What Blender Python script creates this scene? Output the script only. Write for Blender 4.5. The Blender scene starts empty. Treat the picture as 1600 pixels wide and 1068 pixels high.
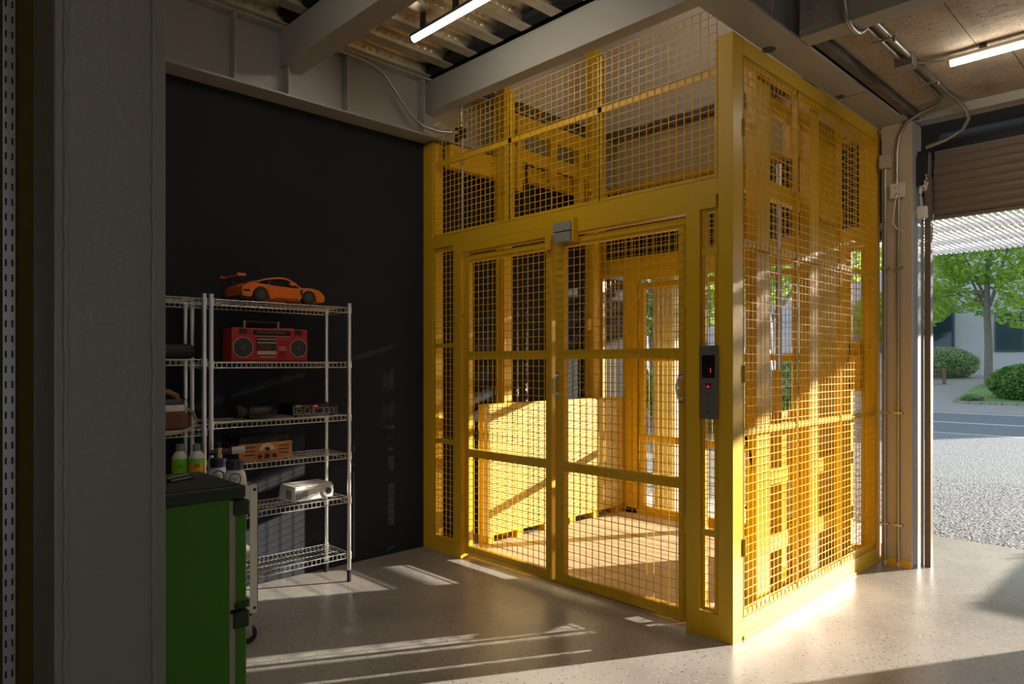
import bpy, bmesh, math, random
from mathutils import Matrix, Vector
random.seed(7)
SC = bpy.context.scene
COL = SC.collection

# ------------------------------------------------------------------ camera
CAM_ANGLE = math.radians(45.97)
cam_data = bpy.data.cameras.new('camera')
cam_data.sensor_width = 36.0
cam_data.lens = 1075.0 * 36.0 / 1600.0
cam_data.shift_y = 33.0 / 1600.0
cam_data.clip_start = 0.02
cam_data.clip_end = 300
cam = bpy.data.objects.new('camera', cam_data)
cam.location = (0, 0, 1.4)
cam.rotation_euler = (math.radians(90), 0, CAM_ANGLE - math.radians(90))
COL.objects.link(cam)
SC.camera = cam

# ------------------------------------------------------------------ world, sun, exposure
world = bpy.data.worlds.new('sky')
SC.world = world
world.use_nodes = True
bg = world.node_tree.nodes['Background']
bg.inputs[0].default_value = (0.66, 0.82, 1.0, 1)
bg.inputs[1].default_value = 1.15

SUN_AZ, SUN_EL = math.radians(-28.5), math.radians(13.2)
sd = bpy.data.lights.new('sun', 'SUN')
sd.energy = 17.0
sd.angle = math.radians(0.6)
sd.color = (1.0, 0.91, 0.78)
sun = bpy.data.objects.new('sun', sd)
sdir = Vector((math.cos(SUN_EL) * math.cos(SUN_AZ), math.cos(SUN_EL) * math.sin(SUN_AZ), math.sin(SUN_EL)))
sun.rotation_euler = sdir.to_track_quat('Z', 'Y').to_euler()
sun.location = sdir * 30
COL.objects.link(sun)

SC.view_settings.view_transform = 'Standard'
SC.view_settings.look = 'None'
SC.view_settings.gamma = 1.0
SC.view_settings.use_curve_mapping = False
SC.view_settings.exposure = 0.0

# ------------------------------------------------------------------ materials
def srgb(r, g, b):
    def f(c):
        c /= 255.0
        return c / 12.92 if c <= 0.04045 else ((c + 0.055) / 1.055) ** 2.4
    return (f(r), f(g), f(b), 1.0)

def mat(name, col, rough=0.5, metal=0.0, var=0.0, scale=6.0, bump=0.0, bscale=40.0, spec=0.5, emit=None, estr=0.0, coat=0.0):
    m = bpy.data.materials.new(name)
    m.use_nodes = True
    nt = m.node_tree
    p = nt.nodes['Principled BSDF']
    p.inputs['Base Color'].default_value = col
    p.inputs['Roughness'].default_value = rough
    p.inputs['Metallic'].default_value = metal
    p.inputs['Specular IOR Level'].default_value = spec
    p.inputs['Coat Weight'].default_value = coat
    tc = nt.nodes.new('ShaderNodeTexCoord')
    n = nt.nodes.new('ShaderNodeTexNoise')
    n.inputs['Scale'].default_value = scale
    n.inputs['Detail'].default_value = 4
    nt.links.new(tc.outputs['Object'], n.inputs['Vector'])
    mx = nt.nodes.new('ShaderNodeMix')
    mx.data_type = 'RGBA'
    v = max(var, 0.04)
    mx.inputs['A'].default_value = tuple(c * (1 - v) for c in col[:3]) + (1,)
    mx.inputs['B'].default_value = tuple(min(1, c * (1 + v)) for c in col[:3]) + (1,)
    nt.links.new(n.outputs['Fac'], mx.inputs['Factor'])
    nt.links.new(mx.outputs['Result'], p.inputs['Base Color'])
    if bump > 0:
        n2 = nt.nodes.new('ShaderNodeTexNoise')
        n2.inputs['Scale'].default_value = bscale
        n2.inputs['Detail'].default_value = 3
        nt.links.new(tc.outputs['Object'], n2.inputs['Vector'])
        b = nt.nodes.new('ShaderNodeBump')
        b.inputs['Strength'].default_value = bump
        b.inputs['Distance'].default_value = 0.01
        nt.links.new(n2.outputs['Fac'], b.inputs['Height'])
        nt.links.new(b.outputs['Normal'], p.inputs['Normal'])
    if emit:
        p.inputs['Emission Color'].default_value = emit
        p.inputs['Emission Strength'].default_value = estr
    return m

def speckle_floor():
    m = bpy.data.materials.new('polished_concrete')
    m.use_nodes = True
    nt = m.node_tree
    L = nt.links
    p = nt.nodes['Principled BSDF']
    tc = nt.nodes.new('ShaderNodeTexCoord')
    def noise(s, d=4):
        n = nt.nodes.new('ShaderNodeTexNoise'); n.inputs['Scale'].default_value = s; n.inputs['Detail'].default_value = d
        L.new(tc.outputs['Object'], n.inputs['Vector']); return n
    def mix(a, b, f):
        x = nt.nodes.new('ShaderNodeMix'); x.data_type = 'RGBA'
        for k, val in (('A', a), ('B', b)):
            if isinstance(val, tuple): x.inputs[k].default_value = val
            else: L.new(val, x.inputs[k])
        L.new(f, x.inputs['Factor']); return x.outputs['Result']
    def ramp(src, lo, hi):
        r = nt.nodes.new('ShaderNodeMapRange'); r.inputs['From Min'].default_value = lo; r.inputs['From Max'].default_value = hi
        L.new(src, r.inputs['Value']); return r.outputs['Result']
    base = mix((0.30, 0.278, 0.25, 1), (0.43, 0.40, 0.365, 1), ramp(noise(1.6, 6).outputs['Fac'], 0.35, 0.65))
    vo = nt.nodes.new('ShaderNodeTexVoronoi'); vo.inputs['Scale'].default_value = 62
    L.new(tc.outputs['Object'], vo.inputs['Vector'])
    sep = nt.nodes.new('ShaderNodeSeparateColor'); L.new(vo.outputs['Color'], sep.inputs['Color'])
    dist = ramp(vo.outputs['Distance'], 0.42, 0.25)
    lt = nt.nodes.new('ShaderNodeMath'); lt.operation = 'MULTIPLY'
    L.new(ramp(sep.outputs['Red'], 0.80, 0.84), lt.inputs[0]); L.new(dist, lt.inputs[1])
    dk = nt.nodes.new('ShaderNodeMath'); dk.operation = 'MULTIPLY'
    L.new(ramp(sep.outputs['Green'], 0.82, 0.86), dk.inputs[0]); L.new(dist, dk.inputs[1])
    c = mix(base, (0.54, 0.49, 0.42, 1), lt.outputs[0])
    c = mix(c, (0.14, 0.13, 0.12, 1), dk.outputs[0])
    L.new(c, p.inputs['Base Color'])
    rr = nt.nodes.new('ShaderNodeMapRange'); rr.inputs['To Min'].default_value = 0.24; rr.inputs['To Max'].default_value = 0.42
    L.new(noise(5, 5).outputs['Fac'], rr.inputs['Value']); L.new(rr.outputs['Result'], p.inputs['Roughness'])
    p.inputs['Specular IOR Level'].default_value = 0.42
    return m

def pebble_mat():
    m = bpy.data.materials.new('gravel')
    m.use_nodes = True
    nt = m.node_tree; L = nt.links
    p = nt.nodes['Principled BSDF']
    tc = nt.nodes.new('ShaderNodeTexCoord')
    vo = nt.nodes.new('ShaderNodeTexVoronoi'); vo.inputs['Scale'].default_value = 38
    L.new(tc.outputs['Object'], vo.inputs['Vector'])
    cr = nt.nodes.new('ShaderNodeValToRGB')
    cr.color_ramp.elements[0].color = (0.15, 0.157, 0.172, 1)
    cr.color_ramp.elements[1].color = (0.30, 0.308, 0.325, 1)
    sep = nt.nodes.new('ShaderNodeSeparateColor'); L.new(vo.outputs['Color'], sep.inputs['Color'])
    L.new(sep.outputs['Red'], cr.inputs['Fac']); L.new(cr.outputs['Color'], p.inputs['Base Color'])
    b = nt.nodes.new('ShaderNodeBump'); b.inputs['Strength'].default_value = 0.6; b.inputs['Distance'].default_value = 0.02; b.invert = True
    L.new(vo.outputs['Distance'], b.inputs['Height']); L.new(b.outputs['Normal'], p.inputs['Normal'])
    p.inputs['Roughness'].default_value = 0.9
    return m

def concrete_mat():
    m = mat('raw_concrete', (0.42, 0.35, 0.27, 1), 0.85, var=0.3, scale=5, bump=0.3, bscale=26)
    nt = m.node_tree; L = nt.links
    p = nt.nodes['Principled BSDF']
    src = p.inputs['Base Color'].links[0].from_socket
    tc = [n for n in nt.nodes if n.type == 'TEX_COORD'][0]
    mp = nt.nodes.new('ShaderNodeMapping'); mp.inputs['Scale'].default_value = (0.55, 1.6, 1)
    L.new(tc.outputs['Object'], mp.inputs['Vector'])
    def layer(scale, lo, hi, col, srcs, detail=6):
        n = nt.nodes.new('ShaderNodeTexNoise'); n.inputs['Scale'].default_value = scale; n.inputs['Detail'].default_value = detail
        L.new(mp.outputs['Vector'], n.inputs['Vector'])
        r = nt.nodes.new('ShaderNodeMapRange'); r.inputs['From Min'].default_value = lo; r.inputs['From Max'].default_value = hi
        L.new(n.outputs['Fac'], r.inputs['Value'])
        x = nt.nodes.new('ShaderNodeMix'); x.data_type = 'RGBA'
        L.new(r.outputs['Result'], x.inputs['Factor']); L.new(srcs, x.inputs['A']); x.inputs['B'].default_value = col
        return x.outputs['Result']
    c = layer(3.0, 0.50, 0.75, (0.24, 0.19, 0.14, 1), src)
    c = layer(60.0, 0.64, 0.70, (0.09, 0.07, 0.055, 1), c, 2)
    L.new(c, p.inputs['Base Color'])
    return m

def leaf_mat(name, c1, c2, trans=0.35):
    m = bpy.data.materials.new(name)
    m.use_nodes = True
    nt = m.node_tree; L = nt.links
    p = nt.nodes['Principled BSDF']
    tc = nt.nodes.new('ShaderNodeTexCoord')
    n = nt.nodes.new('ShaderNodeTexNoise'); n.inputs['Scale'].default_value = 3.5; n.inputs['Detail'].default_value = 5
    L.new(tc.outputs['Object'], n.inputs['Vector'])
    cr = nt.nodes.new('ShaderNodeValToRGB')
    cr.color_ramp.elements[0].position = 0.35; cr.color_ramp.elements[0].color = c1
    cr.color_ramp.elements[1].position = 0.65; cr.color_ramp.elements[1].color = c2
    L.new(n.outputs['Fac'], cr.inputs['Fac']); L.new(cr.outputs['Color'], p.inputs['Base Color'])
    p.inputs['Roughness'].default_value = 0.6
    t = nt.nodes.new('ShaderNodeBsdfTranslucent'); L.new(cr.outputs['Color'], t.inputs['Color'])
    ms = nt.nodes.new('ShaderNodeMixShader'); ms.inputs['Fac'].default_value = trans
    out = nt.nodes['Material Output']
    L.new(p.outputs['BSDF'], ms.inputs[1]); L.new(t.outputs['BSDF'], ms.inputs[2]); L.new(ms.outputs['Shader'], out.inputs['Surface'])
    return m

M = {}
M['floor'] = speckle_floor()
M['yellow'] = mat('yellow_paint', (0.72, 0.43, 0.016, 1), 0.36, var=0.06, scale=3, bump=0.05, bscale=60)
M['navy'] = mat('dark_wall_paint', (0.025, 0.0275, 0.032, 1), 0.85, var=0.12, scale=2.5, bump=0.05, bscale=30, spec=0.12)
M['steel_paint'] = mat('grey_steel_paint', (0.37, 0.355, 0.32, 1), 0.42, var=0.06, scale=2, bump=0.08, bscale=90)
M['column'] = mat('grey_column_paint', (0.215, 0.207, 0.19, 1), 0.36, var=0.05, scale=2, bump=0.22, bscale=55)
M['galv'] = mat('galvanised_deck', (0.56, 0.49, 0.36, 1), 0.27, 0.78, var=0.3, scale=14)
M['galv_pipe'] = mat('galvanised_pipe', (0.40, 0.385, 0.35, 1), 0.38, 0.75, var=0.15, scale=12)
M['chrome'] = mat('chrome', (0.82, 0.81, 0.79, 1), 0.3, 0.9)
M['concrete'] = concrete_mat()
M['rough_concrete'] = mat('broken_concrete', (0.16, 0.13, 0.10, 1), 0.95, var=0.5, scale=14, bump=1.0, bscale=40)
M['black'] = mat('black', (0.012, 0.012, 0.012, 1), 0.6)
M['foam'] = mat('black_foam', (0.006, 0.006, 0.006, 1), 0.95, bump=0.6)
M['white_wall'] = mat('white_plaster', (0.62, 0.57, 0.52, 1), 0.8, var=0.04)
M['white'] = mat('white_paint', (0.78, 0.77, 0.74, 1), 0.45)
M['cream'] = mat('cream_paint', (0.66, 0.62, 0.55, 1), 0.4)
M['roller'] = mat('brown_shutter', (0.15, 0.115, 0.085, 1), 0.5, var=0.08)
M['lamp'] = mat('lamp_tube', (1, 1, 1, 1), 0.4, emit=(1.0, 0.90, 0.76, 1), estr=30)
M['plastic_grey'] = mat('grey_plastic', (0.33, 0.32, 0.31, 1), 0.45)
M['plastic_white'] = mat('white_plastic', (0.74, 0.72, 0.68, 1), 0.4)
M['jamb'] = mat('jamb_paint', (0.50, 0.42, 0.30, 1), 0.55, var=0.12, scale=4)
M['olive'] = mat('olive_felt', (0.07, 0.058, 0.008, 1), 0.95, var=0.2, scale=30, bump=0.3)
M['gravel'] = pebble_mat()
M['asphalt'] = mat('asphalt', (0.17, 0.18, 0.20, 1), 0.9, var=0.1, scale=3)
M['road_paint'] = mat('road_line', (0.65, 0.65, 0.66, 1), 0.8)
M['drive'] = mat('driveway', (0.34, 0.31, 0.29, 1), 0.9, var=0.12, scale=2)
M['grass'] = mat('grass', (0.20, 0.30, 0.09, 1), 0.9, var=0.35, scale=8, bump=0.8, bscale=30)
M['stone'] = mat('kerb_stone', (0.30, 0.31, 0.31, 1), 0.9, var=0.35, scale=6)
M['bark'] = mat('bark', (0.22, 0.20, 0.175, 1), 0.9, var=0.25, scale=12, bump=0.5)
M['leaf'] = leaf_mat('bright_leaf', (0.22, 0.44, 0.07, 1), (0.58, 0.72, 0.13, 1), 0.55)
M['leaf_dark'] = leaf_mat('hedge_leaf', (0.08, 0.22, 0.04, 1), (0.26, 0.46, 0.11, 1), 0.35)
M['leaf_pale'] = leaf_mat('pale_leaf', (0.24, 0.36, 0.15, 1), (0.46, 0.56, 0.30, 1), 0.4)
M['house'] = mat('house_render', (0.60, 0.60, 0.62, 1), 0.85, var=0.05)
M['glass_dark'] = mat('window_glass', (0.03, 0.06, 0.08, 1), 0.08, spec=0.8)
M['window_frame'] = mat('window_frame', (0.08, 0.11, 0.15, 1), 0.5)
M['green'] = mat('green_paint', (0.055, 0.20, 0.008, 1), 0.35, var=0.05)
M['green_dark'] = mat('dark_green_trim', (0.020, 0.040, 0.010, 1), 0.45)
M['top_dark'] = mat('dark_worktop', (0.022, 0.025, 0.018, 1), 0.6)
M['gasket'] = mat('beige_gasket', (0.42, 0.35, 0.26, 1), 0.6)
M['orange'] = mat('orange_plastic', (0.80, 0.17, 0.012, 1), 0.35)
M['red'] = mat('red_plastic', (0.42, 0.018, 0.022, 1), 0.4)
M['red_dark'] = mat('dark_red_plastic', (0.16, 0.01, 0.012, 1), 0.45)
M['silver'] = mat('silver_plastic', (0.55, 0.50, 0.42, 1), 0.35, 0.5)
M['grille'] = mat('speaker_grille', (0.035, 0.030, 0.024, 1), 0.7)
M['wood'] = mat('orange_wood', (0.46, 0.17, 0.045, 1), 0.45, var=0.15, scale=4)
M['wood_dark'] = mat('dark_wood', (0.07, 0.025, 0.012, 1), 0.4, var=0.2, scale=4)
M['leather'] = mat('brown_leather', (0.13, 0.042, 0.014, 1), 0.55, var=0.15)
M['tan'] = mat('tan_leather', (0.36, 0.19, 0.085, 1), 0.6)
M['rope'] = mat('beige_rope', (0.45, 0.36, 0.22, 1), 0.9, bump=0.5)
M['dial'] = mat('cream_dial', (0.74, 0.62, 0.38, 1), 0.5)
M['black_gloss'] = mat('black_gloss', (0.010, 0.010, 0.011, 1), 0.28)
M['dark_grey'] = mat('dark_grey', (0.06, 0.06, 0.06, 1), 0.5)
M['bottle_white'] = mat('white_bottle', (0.62, 0.61, 0.58, 1), 0.4)
M['cap_grey'] = mat('grey_cap', (0.17, 0.17, 0.175, 1), 0.5)
M['label_green'] = mat('green_label', (0.20, 0.56, 0.03, 1), 0.5)
M['label_orange'] = mat('orange_label', (0.75, 0.34, 0.02, 1), 0.5)
M['navy_plastic'] = mat('navy_plastic', (0.022, 0.022, 0.07, 1), 0.4)
M['brass'] = mat('brass', (0.62, 0.42, 0.18, 1), 0.3, 0.9)
M['rubber'] = mat('black_rubber', (0.02, 0.02, 0.02, 1), 0.8)
M['panel_steel'] = mat('brushed_panel', (0.15, 0.145, 0.135, 1), 0.45, 0.15)
M['red_led'] = mat('red_led', (0.5, 0.01, 0.01, 1), 0.4, emit=(1, 0.03, 0.05, 1), estr=0.7)
M['chain'] = mat('chain_steel', (0.13, 0.09, 0.05, 1), 0.45, 0.8, bump=0.4)
M['perf'] = mat('perforated_yellow', (0.82, 0.60, 0.14, 1), 0.45)
M['platform'] = mat('platform_sheet', (0.70, 0.52, 0.30, 1), 0.6, var=0.08, scale=30, bump=0.1)
M['louvre'] = mat('louvre_white', (0.80, 0.80, 0.82, 1), 0.5)
M['sill'] = mat('sill_concrete', (0.62, 0.60, 0.58, 1), 0.8)
M['amber'] = mat('amber_window', (0.10, 0.035, 0.02, 1), 0.25)
M['bench_wood'] = mat('bench_wood', (0.20, 0.13, 0.09, 1), 0.8)

# ------------------------------------------------------------------ builders
MW = {}

class MB:
    def __init__(s):
        s.v = []; s.f = []; s.sm = []
    def add(s, vs, fs, smooth=False):
        o = len(s.v)
        s.v += [tuple(v) for v in vs]
        for f in fs:
            s.f.append(tuple(i + o for i in f)); s.sm.append(smooth)
        return s
    def box(s, x0, x1, y0, y1, z0, z1):
        vs = [(x, y, z) for z in (z0, z1) for y in (y0, y1) for x in (x0, x1)]
        return s.add(vs, [(0, 2, 3, 1), (4, 5, 7, 6), (0, 1, 5, 4), (2, 6, 7, 3), (0, 4, 6, 2), (1, 3, 7, 5)])
    def obox(s, c, size, mtx):
        hx, hy, hz = (d / 2 for d in size)
        vs = []
        for z in (-hz, hz):
            for y in (-hy, hy):
                for x in (-hx, hx):
                    vs.append(Vector(c) + mtx @ Vector((x, y, z)))
        return s.add(vs, [(0, 2, 3, 1), (4, 5, 7, 6), (0, 1, 5, 4), (2, 6, 7, 3), (0, 4, 6, 2), (1, 3, 7, 5)])
    def bar(s, p0, p1, w, h, up=(0, 0, 1)):
        p0, p1 = Vector(p0), Vector(p1)
        d = (p1 - p0); L = d.length; d.normalize()
        u = Vector(up)
        if abs(d.dot(u)) > 0.98: u = Vector((0, 1, 0))
        r = d.cross(u).normalized(); u = r.cross(d)
        m = Matrix((d, r, u)).transposed()
        return s.obox((p0 + p1) / 2, (L, w, h), m)
    def cyl(s, p0, p1, r, n=12, r2=None, caps=True):
        p0, p1 = Vector(p0), Vector(p1)
        r2 = r if r2 is None else r2
        d = (p1 - p0).normalized()
        a = Vector((0, 0, 1)) if abs(d.z) < 0.9 else Vector((1, 0, 0))
        u = d.cross(a).normalized(); w = d.cross(u)
        vs = []
        for p, q in ((p0, r), (p1, r2)):
            for i in range(n):
                t = 2 * math.pi * i / n
                vs.append(p + (u * math.cos(t) + w * math.sin(t)) * q)
        s.add(vs, [(i, (i + 1) % n, n + (i + 1) % n, n + i) for i in range(n)], True)
        if caps:
            s.add(vs[:n], [tuple(range(n))[::-1]]); s.add(vs[n:], [tuple(range(n))])
        return s
    def tube(s, pts, r, n=8, radii=None, closed=False):
        pts = [Vector(p) for p in pts]
        k = len(pts); rings = []
        prev = None
        for i, p in enumerate(pts):
            if closed: t = pts[(i + 1) % k] - pts[i - 1]
            else: t = pts[min(i + 1, k - 1)] - pts[max(i - 1, 0)]
            t.normalize()
            if prev is None:
                a = Vector((0, 0, 1)) if abs(t.z) < 0.9 else Vector((1, 0, 0))
                u = t.cross(a).normalized()
            else:
                u = prev - t * prev.dot(t)
                u.normalize()
            prev = u
            w = t.cross(u)
            q = radii[i] if radii else r
            rings.append([p + (u * math.cos(2 * math.pi * j / n) + w * math.sin(2 * math.pi * j / n)) * q for j in range(n)])
        vs = [v for R in rings for v in R]
        fs = []
        for i in range(k if closed else k - 1):
            b = ((i + 1) % k) * n
            for j in range(n):
                fs.append((i * n + j, i * n + (j + 1) % n, b + (j + 1) % n, b + j))
        s.add(vs, fs, True)
        if not closed:
            s.add(rings[0], [tuple(range(n))[::-1]]); s.add(rings[-1], [tuple(range(n))])
        return s
    def prism(s, prof, axis, a, b):
        n = len(prof)
        def P(u, w, t):
            return {'x': (t, u, w), 'y': (u, t, w), 'z': (u, w, t)}[axis]
        vs = [P(u, w, a) for u, w in prof] + [P(u, w, b) for u, w in prof]
        fs = [(i, (i + 1) % n, n + (i + 1) % n, n + i) for i in range(n)] + [tuple(range(n))[::-1], tuple(range(n, 2 * n))]
        return s.add(vs, fs)
    def strip(s, prof, axis, a, b):
        n = len(prof)
        def P(u, w, t):
            return {'x': (t, u, w), 'y': (u, t, w), 'z': (u, w, t)}[axis]
        vs = [P(u, w, a) for u, w in prof] + [P(u, w, b) for u, w in prof]
        return s.add(vs, [(i, i + 1, n + i + 1, n + i) for i in range(n - 1)])
    def lathe(s, prof, c, n=20, axis='z'):
        cx, cy, cz = c
        vs = []
        for r, h in prof:
            for i in range(n):
                t = 2 * math.pi * i / n
                a, b = r * math.cos(t), r * math.sin(t)
                vs.append({'z': (cx + a, cy + b, cz + h), 'y': (cx + a, cy + h, cz + b), 'x': (cx + h, cy + a, cz + b)}[axis])
        k = len(prof)
        s.add(vs, [(i * n + j, i * n + (j + 1) % n, (i + 1) * n + (j + 1) % n, (i + 1) * n + j) for i in range(k - 1) for j in range(n)], True)
        s.add(vs[:n], [tuple(range(n))[::-1]]); s.add(vs[-n:], [tuple(range(n))])
        return s
    def build(s, name, m, parent=None, world=True, bevel=0.0, kind=None, label=None):
        me = bpy.data.meshes.new(name)
        vs = s.v
        if parent is not None and world:
            inv = MW[parent.name].inverted()
            vs = [tuple(inv @ Vector(v)) for v in vs]
        me.from_pydata(vs, [], s.f)
        me.polygons.foreach_set('use_smooth', s.sm)
        b = bmesh.new(); b.from_mesh(me); bmesh.ops.recalc_face_normals(b, faces=b.faces); b.to_mesh(me); b.free()
        me.materials.append(m)
        o = bpy.data.objects.new(name, me)
        COL.objects.link(o)
        if parent is not None:
            o.parent = parent; MW[o.name] = MW[parent.name]
        else:
            MW[o.name] = Matrix.Identity(4)
        if bevel > 0:
            md = o.modifiers.new('bevel', 'BEVEL'); md.width = bevel; md.segments = 2; md.limit_method = 'ANGLE'
        if kind: o['kind'] = kind
        if label: o['label'] = label
        return o

def tag(o, label, cat=None, group=None, kind=None):
    o['label'] = label
    if cat: o['category'] = cat
    if group: o['group'] = group
    if kind: o['kind'] = kind
    return o

def root(name, loc, label, cat, rz=0.0, group=None, kind=None):
    o = bpy.data.objects.new(name, None)
    o.empty_display_size = 0.05
    o.location = loc; o.rotation_euler = (0, 0, rz)
    COL.objects.link(o)
    MW[o.name] = Matrix.Translation(loc) @ Matrix.Rotation(rz, 4, 'Z')
    tag(o, label, cat, group, kind)
    return o

def share(src, name, parent, loc):
    o = bpy.data.objects.new(name, src.data)
    COL.objects.link(o); o.parent = parent; o.location = loc
    MW[o.name] = MW[parent.name]
    return o

def text(body, size, loc, rot, m, parent, name='lettering', world=True, depth=0.0006, align='CENTER'):
    cu = bpy.data.curves.new(name, 'FONT')
    cu.body = body; cu.size = size; cu.extrude = depth
    cu.resolution_u = 3
    cu.align_x = align; cu.align_y = 'CENTER'
    tmp = bpy.data.objects.new(name + '_curve', cu)
    COL.objects.link(tmp)
    me = bpy.data.meshes.new_from_object(tmp.evaluated_get(bpy.context.evaluated_depsgraph_get()))
    bpy.data.objects.remove(tmp)
    me.materials.clear(); me.materials.append(m)
    o = bpy.data.objects.new(name, me)
    COL.objects.link(o)
    o.parent = parent
    MW[o.name] = MW[parent.name]
    T = Matrix.Translation(loc) @ rot.to_4x4()
    o.matrix_local = (MW[parent.name].inverted() @ T) if world else T
    return o

FACE_NEG_Y = Matrix.Rotation(math.radians(90), 3, 'X')                       # reads when seen from -Y
FACE_NEG_X = Matrix.Rotation(math.radians(-90), 3, 'Z') @ FACE_NEG_Y         # reads when seen from -X

def struct(mb, name, m, parent=None, **k):
    o = mb.build(name, m, parent, **k)
    if parent is None: o['kind'] = 'structure'
    return o

def wires(plane, pos, a0, a1, z0, z1, pa=0.05, pz=0.045, t=0.0034):
    """welded mesh: plane 'x' = lies at X=pos and spans Y; plane 'y' = lies at Y=pos and spans X"""
    mb = MB()
    n = max(1, round((a1 - a0) / pa)); k = max(1, round((z1 - z0) / pz))
    for i in range(n + 1):
        a = a0 + (a1 - a0) * i / n
        if plane == 'x': mb.box(pos - t, pos, a - t / 2, a + t / 2, z0, z1)
        else: mb.box(a - t / 2, a + t / 2, pos - t, pos, z0, z1)
    for i in range(k + 1):
        z = z0 + (z1 - z0) * i / k
        if plane == 'x': mb.box(pos - 2 * t, pos - t, a0, a1, z - t / 2, z + t / 2)
        else: mb.box(a0, a1, pos - 2 * t, pos - t, z - t / 2, z + t / 2)
    return mb

# ================================================================== STRUCTURE
WALL_Y = 4.25
X0, Y0, XB = 3.165, 1.695, 5.27          # cage front, right face, rear
struct(MB().box(-3.5, 6.35, -6.0, WALL_Y + 0.2, -0.15, 0.0), 'floor', M['floor'])
struct(MB().box(-3.5, 5.9, WALL_Y, WALL_Y + 0.2, 0, 3.66), 'wall_left', M['navy'])
struct(MB().box(5.42, 5.62, -6.0, -0.13, 0, 3.66), 'wall_right', M['white_wall'])

struct(MB().box(-3.7, -3.5, -6.2, WALL_Y + 0.2, 0, 3.66), 'wall_back', M['white_wall'])
struct(MB().box(-3.5, -2.2, -6.2, -6.0, 0, 3.66).box(1.4, 5.62, -6.2, -6.0, 0, 3.66).box(-2.2, 1.4, -6.2, -6.0, 2.7, 3.66), 'wall_near', M['white_wall'])
struct(MB().box(-60, 80, -60, 80, -0.5, -0.35), 'ground_base', M['gravel'])

# outer wall above the openings, dark inside of the shutter housing
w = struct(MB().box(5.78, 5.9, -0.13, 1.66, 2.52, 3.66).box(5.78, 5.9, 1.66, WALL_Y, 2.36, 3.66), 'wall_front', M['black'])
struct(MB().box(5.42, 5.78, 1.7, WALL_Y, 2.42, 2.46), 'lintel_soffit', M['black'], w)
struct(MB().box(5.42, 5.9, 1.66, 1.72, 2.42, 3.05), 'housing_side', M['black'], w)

# ---- ceiling: metal deck over the left bay, one trapezoidal rib at a time
def rib(x0, x1, yc):
    mb = MB()
    p = 0.2575
    pr = [(-p / 2, 3.565), (-0.068, 3.565), (-0.045, 3.505), (0.045, 3.505), (0.068, 3.565), (p / 2, 3.565)]
    mb.strip([(yc + a, z) for a, z in pr], 'x', x0, x1)
    # stiffening grooves in the low flange
    mb.strip([(yc - 0.012, 3.5045), (yc - 0.006, 3.512), (yc + 0.006, 3.512), (yc + 0.012, 3.5045)], 'x', x0, x1)
    return mb
def dimples(x0, x1, yc):
    mb = MB()
    x = x0 + 0.06
    R = Matrix.Rotation(math.radians(69), 3, 'X')
    while x < x1 - 0.16:
        mb.obox((x, yc - 0.059, 3.536), (0.024, 0.022, 0.008), R)
        x += 0.055
    return mb
ceiling = struct(MB().box(-3.5, 3.1, 1.5, WALL_Y + 0.2, 3.60, 3.66), 'ceiling', M['black'])
for (xa, xb) in ((-0.4, 1.99), (2.06, 3.08)):
    for i in range(10):
        yc = 4.086 - 0.2575 * i
        r = struct(rib(xa, xb, yc), 'deck_rib', M['galv'], ceiling)
        d = dimples(xa, xb, yc).build('web_dimples', M['galv'], r, kind='stuff')
        e = MB()
        for zz in range(3):
            e.box(xb - 0.05 - random.uniform(0, 0.07), xb - 0.001, yc + 0.05 + 0.008 * zz, yc + 0.205 - 0.008 * zz, 3.508 + zz * 0.019, 3.53 + zz * 0.018)
        e.build('foam_closure', M['foam'], r)

struct(MB().box(3.135, 3.15, 1.6, 4.25, 3.50, 3.68), 'deck_end_plate', M['foam'], ceiling)

# remaining bay towards the camera and the room behind it
struct(MB().box(-3.5, 3.48, -6.0, 1.5, 3.55, 3.66), 'ceiling_slab', M['concrete'])
slab = struct(MB().box(3.60, 5.36, -6.0, 1.505, 3.13, 3.66), 'ceiling_concrete', M['concrete'])
# formwork panels of the concrete soffit, each with its own edge
xs = [3.60, 4.48, 5.355]
ys = [1.44, 0.93, 0.32, -0.29, -0.9]
for i in range(2):
    for j in range(4):
        off = -0.12 if i else 0.0
        y1, y0 = ys[j] + (off if j else 0), ys[j + 1] + off
        struct(MB().box(xs[i] + 0.002, xs[i + 1] - 0.002, y0 + 0.002, y1 - 0.002, 3.122 - random.uniform(0, 0.003), 3.135), 'soffit_panel', M['concrete'], slab)
struct(MB().box(3.60, 5.35, 1.455, 1.50, 3.075, 3.13), 'edge_channel', M['rough_concrete'], slab)
struct(MB().box(5.30, 5.42, -6.0, 1.50, 3.06, 3.66), 'lintel_beam', M['steel_paint'], slab)

# ---- steel beams
def ibeam_x(name, x0, x1, yc, w, z0, z1, tf=0.014, tw=0.009, m=None):
    mb = MB().box(x0, x1, yc - w / 2, yc + w / 2, z0, z0 + tf).box(x0, x1, yc - w / 2, yc + w / 2, z1 - tf, z1).box(x0, x1, yc - tw / 2, yc + tw / 2, z0 + tf, z1 - tf)
    return struct(mb, name, m or M['steel_paint'], bevel=0.0015)
def ibeam_y(name, y0, y1, xc, w, z0, z1, tf=0.014, tw=0.009):
    mb = MB().box(xc - w / 2, xc + w / 2, y0, y1, z0, z0 + tf).box(xc - w / 2, xc + w / 2, y0, y1, z1 - tf, z1).box(xc - tw / 2, xc + tw / 2, y0, y1, z0 + tf, z1 - tf)
    return struct(mb, name, M['steel_paint'], bevel=0.0015)

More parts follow.
